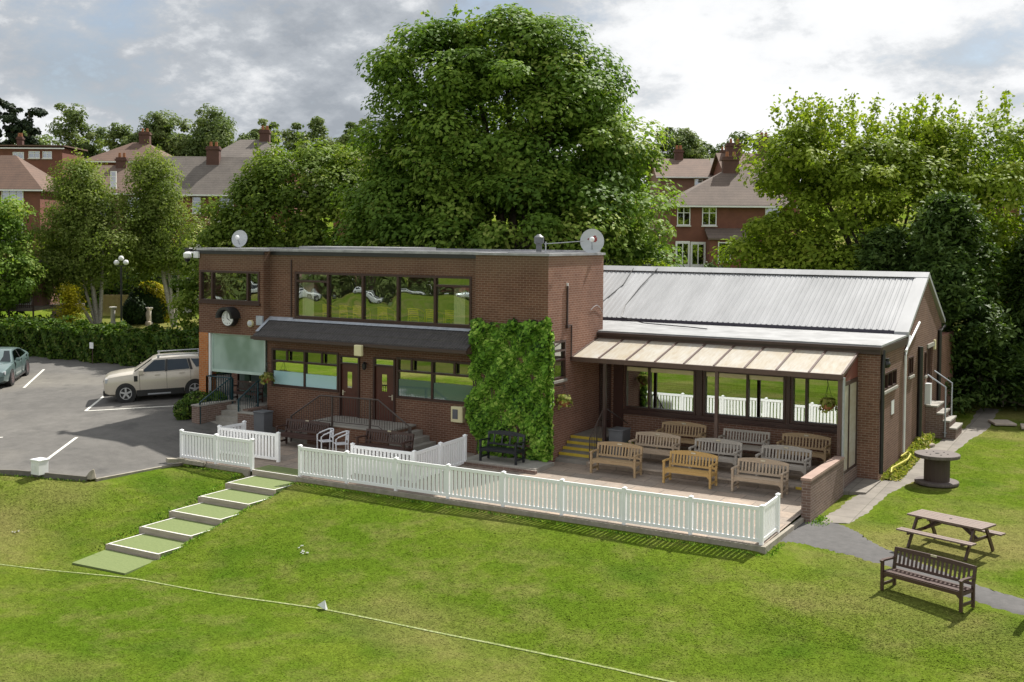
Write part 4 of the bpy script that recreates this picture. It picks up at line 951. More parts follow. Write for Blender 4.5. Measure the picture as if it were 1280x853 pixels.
q = MB(); q.tube([(1.2, .6, .85), (1.2, 1.66, 1.72), (1.25, 3.4, .95)], .02, 6); q.build('rail', M['rail_brown'], t)
for y, z0, z1 in ((.62, .05, .86), (1.1, .4, 1.25)):
    q = MB(); q.tube([(1.2, y, z0), (1.2, y, z1)], .018, 6); q.build('post', M['rail_brown'], t)
q = MB()
for k in range(9): y = .62 + k * .115; q.bar((1.2, y, .1 + k * .08), (1.2, y, .86 + k * .095), .014, .014)
q.build('balusters', M['rail_brown'], t)
def box_bin(label, x0, x1, y0, y1, z0, z1):
    t = thing('storage_bin', label, 'bin', ((x0 + x1) / 2, (y0 + y1) / 2, z0), 'grey plastic bins')
    q = MB(); q.hexa([(x0 + .02, y0 + .02, z0), (x1 - .02, y0 + .02, z0), (x1 - .02, y1 - .02, z0), (x0 + .02, y1 - .02, z0), (x0, y0, z1 - .06), (x1, y0, z1 - .06), (x1, y1, z1 - .06), (x0, y1, z1 - .06)]); q.build('body', M['grey_box'], t, bevel=.01)
    q = MB(); q.box(x0 - .02, x1 + .02, y0 - .02, y1 + .02, z1 - .058, z1); q.build('lid', M['grey_box'], t, bevel=.015)
box_bin('grey plastic bin beside the brick stair wall at the entrance', -11.22, -10.72, -1.28, -.8, -.03, .92)
box_bin('square grey plastic box on the terrace beside the door steps', 1.35, 1.85, 1.68, 2.3, .17, 1.02)

# landing, balustrade in front of the two brown doors
t = thing('door_landing', 'concrete landing with steps below the two brown doors', 'landing', (-6.5, -.5, 0))
q = MB(); q.box(-8.75, -5.3, -1.25, .345, -.1, .70); q.build('platform', M['brick'], t); q = MB(); q.box(-8.77, -5.28, -1.28, .345, .702, .76); q.build('slab', M['concrete'], t)
for s, xs_ in ((-1, -8.77), (1, -5.28)):
    for k in range(4):
        x0 = xs_ + s * .28 * k; q = MB(); q.box(x0, x0 + s * .28, -1.2, .34, -.1, .76 - .17 * (k + 1)); q.build('step', M['concrete'], t)
t = thing('balustrade', 'dark brown metal balustrade round the landing of the two doors', 'railing', (-6.8, -1.28, 0))
TL, TR, BL_, BR = Vector((-8.15, -1.28, 1.72)), Vector((-5.68, -1.28, 1.76)), Vector((-9.45, -1.28, .9)), Vector((-4.35, -1.28, .95))
q = MB(); q.tube([BL_ - Vector((0, 0, .12)), BL_, TL, TR, BR, BR - Vector((-.02, 0, .75))], .028, 6); q.build('handrail', M['rail_brown'], t, smooth=40)
q = MB(); q.tube([BL_ - Vector((0, 0, .8)), TL - Vector((0, 0, .86)), TR - Vector((0, 0, .88)), BR - Vector((0, 0, .82))], .016, 5); q.build('bottom_rail', M['rail_brown'], t)
q = MB()
def topz(x):
    if x < TL.x: return BL_.z + (x - BL_.x) / (TL.x - BL_.x) * (TL.z - BL_.z)
    if x > TR.x: return TR.z + (x - TR.x) / (BR.x - TR.x) * (BR.z - TR.z)
    return TL.z + (x - TL.x) / (TR.x - TL.x) * (TR.z - TL.z)
x = BL_.x + .05
while x < BR.x: q.bar((x, -1.28, topz(x) - .84), (x, -1.28, topz(x) - .02), .013, .013); x += .105
q.build('balusters', M['rail_brown'], t)
for x in (-9.45, -7.62, -6.02, -4.4): q = MB(); q.bar((x, -1.28, 0), (x, -1.28, topz(x)), .055, .055, up=(0, 1, 0)); q.build('post', M['rail_brown'], t)

# entrance stair on the left
t = thing('entrance_stair', 'pale concrete entrance stair between brick side walls under the bay', 'stair', (-12.7, -.8, 0))
for k in range(5):
    y0 = -1.52 + .28 * k; z = .17 * (k + 1); q = MB(); q.box(-13.38, -12.12, y0, -.125, z - .17, z); q.build('step', M['concrete'], t)
q = MB(); q.box(-13.78, -13.4, -1.75, .1, -.1, .95); q.build('side_wall', M['brick_low'], t); q = MB(); q.box(-12.1, -11.2, -1.15, -.9, -.1, .76); q.box(-12.1, -11.86, -.9, .1, -.1, .86); q.build('side_wall', M['brick_low'], t)
q = MB(); q.box(-13.8, -13.38, -1.78, .1, .952, 1.0); q.box(-12.12, -11.18, -1.17, -.88, .762, .80); q.build('wall_coping', M['concrete'], t)
t = thing('stair_railing', 'dark teal metal railing round the entrance landing and stair', 'railing', (-13, -.2, .86))
def rail(t, p, q_, hgt=.95, st=.12):
    p = Vector(p); q_ = Vector(q_); u = Vector((0, 0, hgt)); b = MB(); b.tube([p + u, q_ + u], .024, 6); b.build('handrail', M['teal'], t, smooth=40)
    b = MB(); n = max(2, int((q_ - p).length / st))
    for k in range(1, n): s = p.lerp(q_, k / n); b.bar(s + Vector((0, 0, .1)), s + u, .014, .014)
    b.tube([p + Vector((0, 0, .1)), q_ + Vector((0, 0, .1))], .014, 5); b.build('balusters', M['teal'], t)
    for s in (p, q_): b = MB(); b.bar(s, s + u, .05, .05, up=(0, 1, 0)); b.build('post', M['teal'], t)
rail(t, (-14.75, -.05, .86), (-13.42, -.05, .86)); rail(t, (-13.42, -.1, .86), (-13.42, -1.7, .1), 1.0); rail(t, (-12.1, -.1, .86), (-12.1, -1.1, .3), .95); rail(t, (-14.75, -.05, .86), (-14.75, 1.2, .86))

# gable side steps and handrails
t = thing('gable_steps', 'brick and concrete steps up to the gable side door of the hall', 'steps', (9.9, 11.9, .1))
for k in range(4):
    z = 1.25 - .25 * k; x0 = XE + .013 + (.0 if k == 0 else .38 + .22 * (k - 1)); x1 = XE + .013 + .38 + .22 * k
    q = MB(); q.box(x0, x1, 11.35, 12.75, -.1, z - .06); q.build('brick_base', M['brick_low'], t); q = MB(); q.box(x0, x1 + .03, 11.32, 12.78, z - .058, z); q.build('tread', M['concrete'], t)
for y, lb in ((11.32, 'nearer galvanised handrail of the gable door steps'), (12.72, 'farther galvanised handrail of the gable door steps')):
    t = thing('handrail', lb, 'handrail', (10.1, y, 0)); q = MB(); q.tube([(9.45, y, 2.36), (10.08, y, 1.95), (10.08, y, .15)], .03, 7); q.build('rail', M['grey_metal'], t, smooth=50); q = MB(); q.lathe([(.08, 0.0), (.08, .02)], (10.08, y, .3), 10); q.build('foot_plate', M['grey_metal'], t)

# ------------------------------------------------------------------ things fixed to the walls and roofs
t = thing('wall_clock', 'round white wall clock with a black weather hood on the bay', 'clock', (-13.62, .15, 4.07)); c0 = (-13.62, 0, 4.07)
q = MB(); q.lathe([(.31, -.10), (.32, -.02), (.32, .148)], c0, 32, 'y'); q.build('case', M['black'], t, smooth=40)
q = MB(); n = 20; r0, r1 = .33, .42
for k in range(n):
    a, e = math.pi * (k / n) + .0, math.pi * ((k + 1) / n)
    A = [(c0[0] + r * math.cos(w), yy, c0[2] + r * math.sin(w)) for (r, yy, w) in ((r0, -.32, a), (r0, -.32, e), (r1, -.32, e), (r1, -.32, a), (r0, .148, a), (r0, .148, e), (r1, .148, e), (r1, .148, a))]
    q.hexa(A)
q.build('weather_hood', M['black'], t)
q = MB(); q.lathe([(.28, -.125), (.28, -.102)], c0, 32, 'y'); fc = q.build('clock_face', M['white'], t)
q = MB()
for k in range(12):
    a = k * math.pi / 6; ln = .06 if k % 3 == 0 else .035; q.bar((c0[0] + (.235 - ln) * math.sin(a), -.128, c0[2] + (.235 - ln) * math.cos(a)), (c0[0] + .235 * math.sin(a), -.128, c0[2] + .235 * math.cos(a)), .018, .006, up=(0, 1, 0))
q.build('hour_mark', M['black'], fc)
for a, ln, w in ((R(0), .2, .018), (R(122), .15, .022)):
    q = MB(); q.bar((c0[0], -.135 , c0[2]), (c0[0] + ln * math.sin(a), -.135, c0[2] + ln * math.cos(a)), w, .006, up=(0, 1, 0)); q.build('hand', M['black'], fc)
t = thing('bulkhead_lamp', 'small round bulkhead lamp on the bay to the right of the clock', 'wall lamp', (-12.66, .15, 3.9)); q = MB(); q.lathe([(.13, .06), (.13, .148)], (-12.66, 0, 3.9), 16, 'y'); q.build('base', M['cream'], t); q = MB(); q.lathe([(.02, .0), (.09, .02), (.11, .058)], (-12.66, 0, 3.9), 16, 'y'); q.build('lens', M['lens'], t)
t = thing('alarm_box', 'cream square alarm box under the porch gutter between the doors', 'alarm box', (-7.05, -.53, 3.2)); q = MB(); q.box(-7.2, -6.88, -.66, -.522, 3.08, 3.46); q.build('box', M['cream'], t, bevel=.02)
t = thing('wall_lantern', 'small dark wall lantern on the pier between the brown doors', 'wall lamp', (-7.41, .3, 2.65)); q = MB(); q.bar((-7.41, .345, 2.7), (-7.41, .2, 2.78), .03, .03); q.build('bracket', M['black'], t); q = MB(); q.lathe([(.03, 2.5), (.07, 2.56), (.08, 2.7), (.02, 2.78)], (-7.41, .2, 0), 10); q.build('lantern', M['black'], t)
t = thing('meter_box', 'cream meter box with grey window on the wall beside the creeper', 'meter box', (-3.5, .3, 1.25)); q = MB(); q.box(-3.74, -3.27, .14, .347, 1.0, 1.53); q.build('cabinet', M['cream'], t, bevel=.02); q = MB(); q.box(-3.66, -3.45, .13, .139, 1.12, 1.44); q.build('meter_window', M['grey_box'], t)
def dish(label, x, y, z, r, rz, marks=False, lnb=False):
    t = thing('satellite_dish', label, 'satellite dish', (x, y, z), None)
    a = Matrix.Rotation(rz, 4, 'Z') @ Matrix.Rotation(R(78), 4, 'X'); b = MB(); n = 24
    prof = [(r * k / 5, .22 * r * (k / 5) ** 2) for k in range(6)]
    for side in (0, 1):
        prev = None
        for (rr, hh) in prof:
            ring = len(b.v)
            for j in range(n): p = a @ Vector((max(rr, .001) * math.cos(6.2832 * j / n), max(rr, .001) * math.sin(6.2832 * j / n) * 1.06, hh - .02 * side)); b.v.append((p.x + x, p.y + y, p.z + z + r + .15))
            if prev is not None:
                for j in range(n): b.f.append((prev + j, prev + (j + 1) % n, ring + (j + 1) % n, ring + j))
            prev = ring
    d_ = b.build('reflector', M['grey_dish'], t, smooth=60)
    b = MB(); b.tube([(x, y, z), (x, y, z + r)], .035, 7); b.build('mast', M['grey_metal'], t)
    c = Vector((x, y, z + r + .15)); f = (a @ Vector((0, 0, 1))); tip = c + f * r * .9
    b = MB(); b.tube([c - Vector((0, 0, r * .9)), tip], .018, 6); b.build('feed_arm', M['grey_metal'], t); b = MB(); b.ball(tuple(tip), .09, 10, 6); b.build('feed_horn', M['white'], t)
    if marks:
        b = MB()
        for (u, v, s) in ((.25, .1, .1), (.1, .33, .07), (.22, .42, .06), (-.3, .2, .05), (.33, .28, .05)):
            p = a @ Vector((u * r, v * r, .22 * r * ((u * u + v * v)) + .012)); e1 = a @ Vector((1, .3, 0)); e2 = a @ Vector((-.2, 1, 0)); p = p + c
            b.poly([p + e1 * s, p + e2 * s * .7, p - e1 * s, p - e2 * s * .6])
        b.build('red_mark', simple('faded_red_print', (.4, .05, .04), (.12, .04, .04), 9, .6), d_)
    return t
M['grey_dish'] = simple('pale_grey_dish', (.5, .52, .54), (.42, .44, .46), 3, .5)
dish('plain grey satellite dish on the roof above the bay', -15.2, 2.2, 6.56, .33, R(20))
dish('large satellite dish with red marks at the tower roof corner', -.2, 3.5, 6.5, .41, R(25), True)
t = thing('roof_aerial', 'thin television aerial lying low over the tower roof edge', 'aerial', (-.6, 1.1, 6.5)); q = MB(); q.tube([(-.7, 1.1, 6.45), (-.7, 1.1, 7.05)], .02, 6); q.build('mast', M['grey_metal'], t); q = MB(); q.tube([(-.75, 1.1, 6.98), (.55, 1.35, 7.08)], .014, 5)
for k in range(6): q.bar((-.6 + .2 * k, 1.02 + .035 * k, 7.0 + .012 * k), (-.6 + .2 * k, 1.25 + .035 * k, 7.0 + .012 * k), .012, .012)
q.build('boom', M['grey_metal'], t)
t = thing('roof_vent', 'dark cowl vent pipe on the flat clubhouse roof', 'vent', (-2.0, 3.0, 6.5)); q = MB(); q.lathe([(.1, 6.45), (.1, 6.95), (.17, 7.0), (.17, 7.2), (.05, 7.3)], (-2.0, 3.0, 0), 12); q.build('cowl', M['grey_box'], t, smooth=40)
t = thing('security_camera', 'white dome security camera on the clubhouse roof corner', 'camera', (-15.5, .15, 6.45)); q = MB(); q.box(-15.55, -15.3, .02, .145, 6.3, 6.55); q.bar((-15.45, .1, 6.5), (-15.75, -.05, 6.52), .06, .06); q.build('bracket', M['white'], t, bevel=.015); q = MB(); q.lathe([(.10, 6.28), (.16, 6.34), (.15, 6.48), (.05, 6.54)], (-15.72, -.1, 0), 14); q.build('housing', M['white'], t, smooth=50); q = MB(); q.lathe([(.01, 6.14), (.09, 6.18), (.12, 6.279)], (-15.72, -.1, 0), 14); q.build('dome', M['black'], t, smooth=50)
t = thing('floodlight', 'black floodlight sticking out from the roof corner beside the camera', 'floodlight', (-15.7, .3, 6.6)); q = MB(); q.bar((-15.4, .3, 6.55), (-15.9, .2, 6.62), .04, .04); q.box(-16.1, -15.85, .1, .3, 6.5, 6.68); q.build('head', M['black'], t, bevel=.01)
def basket(label, x, y, z, seed, bracket):
    rng = np.random.default_rng(seed); t = thing('hanging_basket', label, 'hanging basket', (x, y, z), 'hanging flower baskets')
    b = MB(); b.lathe([(.04, z - .2), (.17, z - .1), (.2, z)], (x, y, 0), 14); b.build('bowl', M['basket'], t)
    n = 260; d_ = rand_dirs(rng, n); c = np.array([x, y, z + .06]) + d_ * np.array([.3, .3, .17]) * (.4 + .6 * rng.random((n, 1))); c[:, 2] -= .25 * (np.hypot(c[:, 0] - x, c[:, 1] - y) > .24) * rng.random(n)
    leaf_mesh('foliage', M['leaf_weed'], c, d_ + [0, 0, .3], .05 + .03 * rng.random(n), rng, t)
    b = MB(); b.tube(bracket, .012, 5)
    for k in range(3): b.tube([(x + .19 * math.cos(k * 2.1), y + .19 * math.sin(k * 2.1), z), bracket[-1]], .006, 4)
    b.build('bracket', M['black'], t)
basket('hanging basket by the entrance at the left end of the brown facade', -11.7, -.05, 1.95, 1, [(-11.9, .34, 2.45), (-11.7, -.05, 2.5)])
basket('hanging basket on the tower side wall beside the creeper', .32, .55, 2.0, 2, [(.0, .55, 2.45), (.32, .55, 2.5)])
basket('hanging basket under the canopy at its far right window', 8.3, 1.95, 2.35, 3, [(8.3, 1.8, 3.2), (8.3, 1.95, 2.95)])
t = thing('plant_pot', 'small pot of orange flowers on the terrace beside the grey box', 'flower pot', (2.0, 1.9, .17)); rng = np.random.default_rng(5); q = MB(); q.lathe([(.1, .172), (.14, .4)], (2.02, 1.95, 0), 12); q.build('pot', M['grey_box'], t); n = 60; d_ = rand_dirs(rng, n); leaf_mesh('flowers', leaf_mat('orange_flower', [(0, (.08, .12, .02)), (.6, (.1, .13, .02)), (.7, (.6, .25, .02)), (1, (.7, .4, .04))]), np.array([2.02, 1.95, .52]) + d_ * .17, d_ + [0, 0, .5], .05 + 0 * rng.random(n), rng, t)
# ------------------------------------------------------------------ parked cars (x forward, y to the car's left)
def make_car(name, label, paint, S, cab, side_wins, wheels, rw, trim, details, rim='alloy', spokes=5):
    t = thing(name, label, 'car', (0, 0, 0), 'cars in the car park', True)
    b = MB(); rings = []
    for (x, zb, zt, w, cr) in S:
        zm = zb + (zt - zb) * .5
        half = [(0, zb), (w * .8, zb), (w * .965, zb + .09), (w, zm), (w * .985, zt - .13), (w * .945, zt - .04), (w * .84, zt), (w * .45, zt + cr * .8), (0, zt + cr)]
        full = half + [(-y, z) for (y, z) in half[-2:0:-1]]
        k = len(b.v); b.v += [(x, y, z) for y, z in full]; rings.append(k); n = len(full)
    for a, c in zip(rings, rings[1:]):
        for j in range(n): b.f.append((a + j, a + (j + 1) % n, c + (j + 1) % n, c + j))
    b.f.append(tuple(rings[0] + j for j in range(n))); b.f.append(tuple(rings[-1] + j for j in reversed(range(n))))
    body = b.build('body', M[paint], t, smooth=38)
    zbelt, wb, zr, wr = cab['zb'], cab['wb'], cab['zr'], cab['wr']
    def wy(z): return wb + (wr - wb) * (z - zbelt) / (zr - zbelt)
    b = MB(); rings = []
    for (x, z) in cab['st']:
        w = wy(z); half = [(wb, zbelt - .06), (w, max(z - .07, zbelt - .05)), (w - .03, z - .02), (w - .14, z), (0, z + .03)]
        full = half + [(-y, q) for (y, q) in half[-2::-1]]; k = len(b.v); b.v += [(x, y, q) for y, q in full]; rings.append(k); n2 = len(full)
    for a, c in zip(rings, rings[1:]):
        for j in range(n2 - 1): b.f.append((a + j, a + j + 1, c + j + 1, c + j))
    b.build('roof', M[paint], t, smooth=38)
    for s in (1, -1):
        for wn in side_wins:
            q = MB(); q.poly([(x, s * (wy(z) + .008), z) for x, z in wn]); q.build('side_window', M['car_glass'], t)
        q = MB(); pl = cab['pillars']
        for (x0, z0, x1, z1, ww) in pl: q.hexa([(x0 - ww, s * (wy(z0) + .002), z0), (x0 + ww, s * (wy(z0) + .002), z0), (x0 + ww, s * (wy(z0) + .007), z0), (x0 - ww, s * (wy(z0) + .007), z0), (x1 - ww, s * (wy(z1) + .002), z1), (x1 + ww, s * (wy(z1) + .002), z1), (x1 + ww, s * (wy(z1) + .007), z1), (x1 - ww, s * (wy(z1) + .007), z1)])
        q.build('window_pillar', M['black'], t)
    (xa, za), (xb_, zb_) = cab['ws']; q = MB(); d_ = .012
    q.poly([(xa, wy(za) - .08, za + d_), (xa, -wy(za) + .08, za + d_), (xb_, -wy(zb_) + .1, zb_ + d_), (xb_, wy(zb_) - .1, zb_ + d_)]); q.build('windscreen', M['car_glass'], t)
    (xa, za), (xb_, zb_) = cab['rw']; q = MB(); q.poly([(xa, wy(za) - .1, za + d_), (xa, -wy(za) + .1, za + d_), (xb_, -wy(zb_) + .1, zb_ + d_), (xb_, wy(zb_) - .1, zb_ + d_)]); q.build('rear_window', M['car_glass'], t)
    W = max(s_[3] for s_ in S)
    for x in wheels:
        for s in (1, -1):
            q = MB(); q.lathe([(.01, s * (W - .25)), (rw * 1.16, s * (W - .25)), (rw * 1.16, s * (W + .006)), (.01, s * (W + .006))], (x, 0, rw), 28, 'y'); q.build('wheel_arch', M['black'], t)
            q = MB(); o1, o2 = s * (W - .2), s * (W + .02); q.lathe([(rw * .64, o1), (rw * .95, o1), (rw, o1 + s * .04), (rw, o2 - s * .03), (rw * .94, o2), (rw * .66, o2)], (x, 0, rw), 28, 'y'); q.lathe([(.01, o2 - s * .06), (rw * .66, o2 - s * .06), (rw * .66, o2 - s * .05), (.01, o2 - s * .05)], (x, 0, rw), 20, 'y'); ty = q.build('wheel', M['tyre'], t, smooth=40)
            q = MB(); q.lathe([(rw * .6, o2 - s * .03), (rw * .67, o2 - s * .03), (rw * .67, o2 + s * .004), (rw * .6, o2 + s * .004)], (x, 0, rw), 28, 'y', False); q.lathe([(rw * .14, o2 - s * .03), (rw * .14, o2 + s * .006)], (x, 0, rw), 14, 'y')
            for k in range(spokes):
                a = 2 * math.pi * k / spokes + .3; q.bar((x + rw * .1 * math.cos(a), o2 - s * .008, rw + rw * .1 * math.sin(a)), (x + rw * .62 * math.cos(a), o2 - s * .008, rw + rw * .62 * math.sin(a)), rw * .2, .02, up=(0, 1, 0))
            q.build('rim', M[rim], ty)
    for nm, mm, boxes in trim + details:
        q = MB()
        for bx in boxes: q.box(*bx)
        q.build(nm, M[mm], t, bevel=.012)
    return t
def park(t, x, y, f):
    up = Vector((0, -.055, 1)).normalized(); fv = Vector((f[0], f[1], .055 * f[1])).normalized(); lv = up.cross(fv).normalized()
    t.rotation_mode = 'XYZ'; m = Matrix((fv, lv, up)).transposed(); t.rotation_euler = m.to_euler(); t.location = (x, y, .45 + .055 * y + .01)
S1 = [(2.17, .42, .80, .66, .0), (2.12, .30, .92, .78, .01), (1.95, .24, 1.0, .86, .03), (1.5, .22, 1.06, .9, .05), (.98, .22, 1.10, .9, .05), (0, .22, 1.12, .9, 0), (-1.2, .22, 1.14, .9, 0), (-1.85, .26, 1.14, .88, 0), (-2.1, .34, 1.10, .82, 0), (-2.17, .46, .95, .74, 0)]
cab1 = dict(zb=1.10, wb=.85, zr=1.62, wr=.66, st=[(1.02, 1.11), (.28, 1.56), (.05, 1.62), (-.8, 1.635), (-1.5, 1.60), (-1.78, 1.55), (-2.08, 1.12)], ws=((.98, 1.13), (.30, 1.55)), rw=((-2.07, 1.15), (-1.80, 1.53)),
            pillars=[(-.25, 1.11, -.28, 1.55, .045), (-1.23, 1.12, -1.13, 1.53, .05)])
sw1 = [[(.72, 1.13), (-.2, 1.13), (-.22, 1.54), (.2, 1.54)], [(-.3, 1.13), (-1.16, 1.15), (-1.06, 1.53), (-.32, 1.54)], [(-1.42, 1.2), (-1.82, 1.24), (-1.62, 1.5), (-1.22, 1.52)]]
tr1 = [('sill_trim', 'black', [(-.92, .92, .86, .912, .2, .44), (-.92, .92, -.912, -.86, .2, .44)]), ('front_bumper', 'black', [(1.86, 2.2, -.72, .72, .25, .46)]), ('skid_plate', 'grey_metal', [(-.4, .5, .9, .915, .24, .3), (-.4, .5, -.915, -.9, .24, .3)]), ('grille', 'black', [(2.1, 2.185, -.5, .5, .66, .82)])]
dt1 = [('headlight', 'lens', [(1.9, 2.1, .58, .82, .76, .93)]), ('headlight', 'lens', [(1.9, 2.1, -.82, -.58, .76, .93)]), ('mirror', 'suv_paint', [(.62, .8, .9, 1.12, 1.06, 1.24)]), ('mirror', 'suv_paint', [(.62, .8, -1.12, -.9, 1.06, 1.24)]),
       ('door_handle', 'suv_paint', [(.0, .2, .9, .93, .98, 1.02), (-.95, -.75, .9, .93, 1.0, 1.04)]), ('side_badge', 'black', [(.86, 1.0, .88, .915, .78, 1.0)]), ('door_seam', 'black', [(-.265, -.255, .885, .9035, .4, 1.08), (.78, .79, .885, .9035, .4, 1.04), (-1.2, -1.19, .87, .9035, .62, 1.1)]),
       ('roof_rail', 'grey_metal', [(-1.6, .1, .60, .645, 1.68, 1.72), (.0, .08, .6, .645, 1.6, 1.68), (-1.6, -1.52, .6, .645, 1.58, 1.68)]), ('roof_rail', 'grey_metal', [(-1.6, .1, -.645, -.60, 1.68, 1.72), (.0, .08, -.645, -.6, 1.6, 1.68), (-1.6, -1.52, -.645, -.6, 1.58, 1.68)]), ('tail_light', 'tail', [(-2.14, -2.0, .7, .86, .85, 1.08), (-2.14, -2.0, -.86, -.7, .85, 1.08)])]
suv = make_car('parked_suv', 'beige compact SUV with roof rails parked behind the orange brick pillar', 'suv_paint', S1, cab1, sw1, (1.33, -1.34), .345, tr1, dt1)
suv.scale = (1, 1, 1.05)
park(suv, -18.19 - .727 * .87, .815 + .686 * .87, (-.686, -.727))
S2 = [(2.39, .4, .62, .66, .0), (2.34, .28, .74, .8, .01), (2.1, .2, .82, .88, .03), (1.6, .18, .90, .92, .04), (.9, .18, .96, .92, .03), (0, .18, .98, .92, 0), (-1.3, .18, 1.0, .92, 0), (-1.9, .22, 1.02, .9, .01), (-2.25, .3, .99, .82, .01), (-2.38, .42, .85, .72, 0)]
cab2 = dict(zb=.96, wb=.86, zr=1.42, wr=.62, st=[(.95, .97), (.1, 1.38), (-.2, 1.42), (-.8, 1.42), (-1.3, 1.33), (-2.1, 1.03)], ws=((.92, .99), (.12, 1.37)), rw=((-2.05, 1.05), (-1.35, 1.32)), pillars=[(-.42, .98, -.44, 1.36, .04)])
sw2 = [[(.6, .99), (-.38, .99), (-.4, 1.36), (.05, 1.35)], [(-.46, .99), (-1.6, 1.03), (-1.25, 1.27), (-.85, 1.35), (-.48, 1.36)]]
tr2 = [('sill_trim', 'black', [(-1.0, 1.0, .9, .926, .18, .28), (-1.0, 1.0, -.926, -.9, .18, .28)]), ('front_bumper', 'black', [(2.25, 2.42, -.6, .6, .24, .42)])]
dt2 = [('headlight', 'lens', [(2.06, 2.3, .55, .84, .6, .74)]), ('headlight', 'lens', [(2.06, 2.3, -.84, -.55, .6, .74)]), ('mirror', 'sedan_paint', [(.5, .68, .92, 1.1, .96, 1.1)]), ('mirror', 'sedan_paint', [(.5, .68, -1.1, -.92, .96, 1.1)]), ('door_seam', 'black', [(-.44, -.43, .9, .9235, .3, .96), (.75, .76, .9, .9235, .3, .92), (-1.45, -1.44, .88, .9235, .5, .98)]), ('door_handle', 'sedan_paint', [(-.3, -.1, .92, .945, .82, .86), (-1.3, -1.1, .92, .945, .84, .88)])]
sed = make_car('parked_sedan', 'grey green saloon car parked at the hedge near the end of the car park', 'sedan_paint', S2, cab2, sw2, (1.42, -1.43), .34, tr2, dt2, 'red_alloy', 10)
park(sed, -28.07 - .75 * .88, 1.52 - .66 * .88, (.66, -.75))

# ------------------------------------------------------------------ creeper, hedge, clipped shrubs, weeds
rng = np.random.default_rng(11)
t = thing('creeper', 'dense bright green climbing creeper covering the lower front of the tower', 'climbing plant', (-1.2, -.1, .15))
def creeper_cover(n, x0, x1, z0, z1, yb_):
    x = x0 + (x1 - x0) * rng.random(n); z = z0 + (z1 - z0) * rng.random(n)
    top = 4.36 + .05 * np.sin(x * 4.1) + .05 * np.sin(x * 9.7 + 1) + .18 * np.clip((x + .9) / .8, 0, 1)
    ok = z < top + .12 * rng.random(n); lft = x0 + .22 + .10 * np.sin(z * 3.3) + .07 * np.sin(z * 8 + 2) + .35 * np.clip((.8 - z) / .6, 0, 1); ok &= x > lft
    ok &= ~((x > -1.75) & (x < -.5) & (z < 1.15) & (rng.random(n) < .8))
    rel = .14 + .09 * np.sin(x * 3.1 + z * 2.3) + .07 * np.sin(x * 7 - z * 6.1) + .05 * np.sin(x * 13 + z * 11)
    d = rel * (.35 + .75 * rng.random(n)); return np.stack([x, yb_ - d, z], 1)[ok]
c = creeper_cover(17000, -3.05, .1, .14, 4.9, -.01); n = len(c)
nr = np.stack([rng.normal(size=n) * .5, -np.ones(n), .8 + rng.normal(size=n) * .5], 1)
# it turns the corner on to the tower side wall
m2 = 2600; z = .2 + 4.0 * rng.random(m2); c2 = np.stack([.02 + .14 * rng.random(m2), -.1 + .25 * rng.random(m2) ** 1.6, z], 1); n2_ = np.stack([np.ones(m2), rng.normal(size=m2) * .5, .4 + rng.normal(size=m2) * .4], 1)
tt = np.concatenate([np.clip(rng.random(n) * .85 + .12 * np.sin(c[:, 0] * 2.2 + c[:, 2] * 3.1) + .08, 0, 1), rng.random(m2)])
leaf_mesh('foliage', M['leaf_ivy'], np.vstack([c, c2]), np.vstack([nr, n2_]), .052 + .04 * rng.random(n + m2), rng, t, aspect=.8, tint=tt)
c3 = creeper_cover(7000, -3.0, .05, .2, 4.8, .06); leaf_mesh('shaded_gap_foliage', M['leaf_yew'], c3, np.stack([rng.normal(size=len(c3)) * .4, -np.ones(len(c3)), .2 + rng.normal(size=len(c3)) * .3], 1), .08 + .04 * rng.random(len(c3)), rng, t)  # darker leaf layer added to paint the shaded gaps behind the outer leaves
b = MB()
for k in range(9): x = -2.6 + k * .3; b.tube([(x, -.03, .1), (x + .06, -.04, 1.2), (x - .05, -.04, 2.4), (x + .05, -.04, 3.9)], [.025, .02, .015, .006], 5)
b.build('stem', M['bark'], t)
t = thing('creeper_plinth', 'low concrete plinth with brick edge below the creeper', 'plinth', (-1, -.6, 0)); q = MB(); q.box(-2.45, .28, -1.25, -.003, -.1, .115); q.build('slab', M['concrete'], t, bevel=.01); q = MB(); q.box(-2.52, .35, -1.34, -1.252, -.1, .07); q.build('edging', M['brick_low'], t)

def box_foliage(n, x0, x1, y0, y1, z0, z1, rng, rough=.12):
    """points over the top, the front and the ends of a clipped block"""
    A = np.array([(x1 - x0) * (y1 - y0), (x1 - x0) * (z1 - z0) * 1.0, (y1 - y0) * (z1 - z0), (y1 - y0) * (z1 - z0)]); k = rng.choice(4, n, p=A / A.sum())
    u, v = rng.random(n), rng.random(n); c = np.zeros((n, 3)); nr = np.zeros((n, 3))
    for f in range(4):
        s = k == f
        if f == 0: c[s] = np.stack([x0 + (x1 - x0) * u[s], y0 + (y1 - y0) * v[s], np.full(s.sum(), z1)], 1); nr[s] = (0, 0, 1)
        if f == 1: c[s] = np.stack([x0 + (x1 - x0) * u[s], np.full(s.sum(), y0), z0 + (z1 - z0) * v[s]], 1); nr[s] = (0, -1, .25)
        if f == 2: c[s] = np.stack([np.full(s.sum(), x0), y0 + (y1 - y0) * u[s], z0 + (z1 - z0) * v[s]], 1); nr[s] = (-1, 0, .2)
        if f == 3: c[s] = np.stack([np.full(s.sum(), x1), y0 + (y1 - y0) * u[s], z0 + (z1 - z0) * v[s]], 1); nr[s] = (1, 0, .2)
    wob = .10 * np.sin(c[:, 0] * 2.3) + .08 * np.sin(c[:, 0] * 5.9 + c[:, 2] * 4) + .06 * np.sin(c[:, 1] * 4)
    c += nr * (wob * rough / .12 - rng.random(n) ** 2 * .22)[:, None]
    return c, nr + rng.normal(size=(n, 3)) * .45
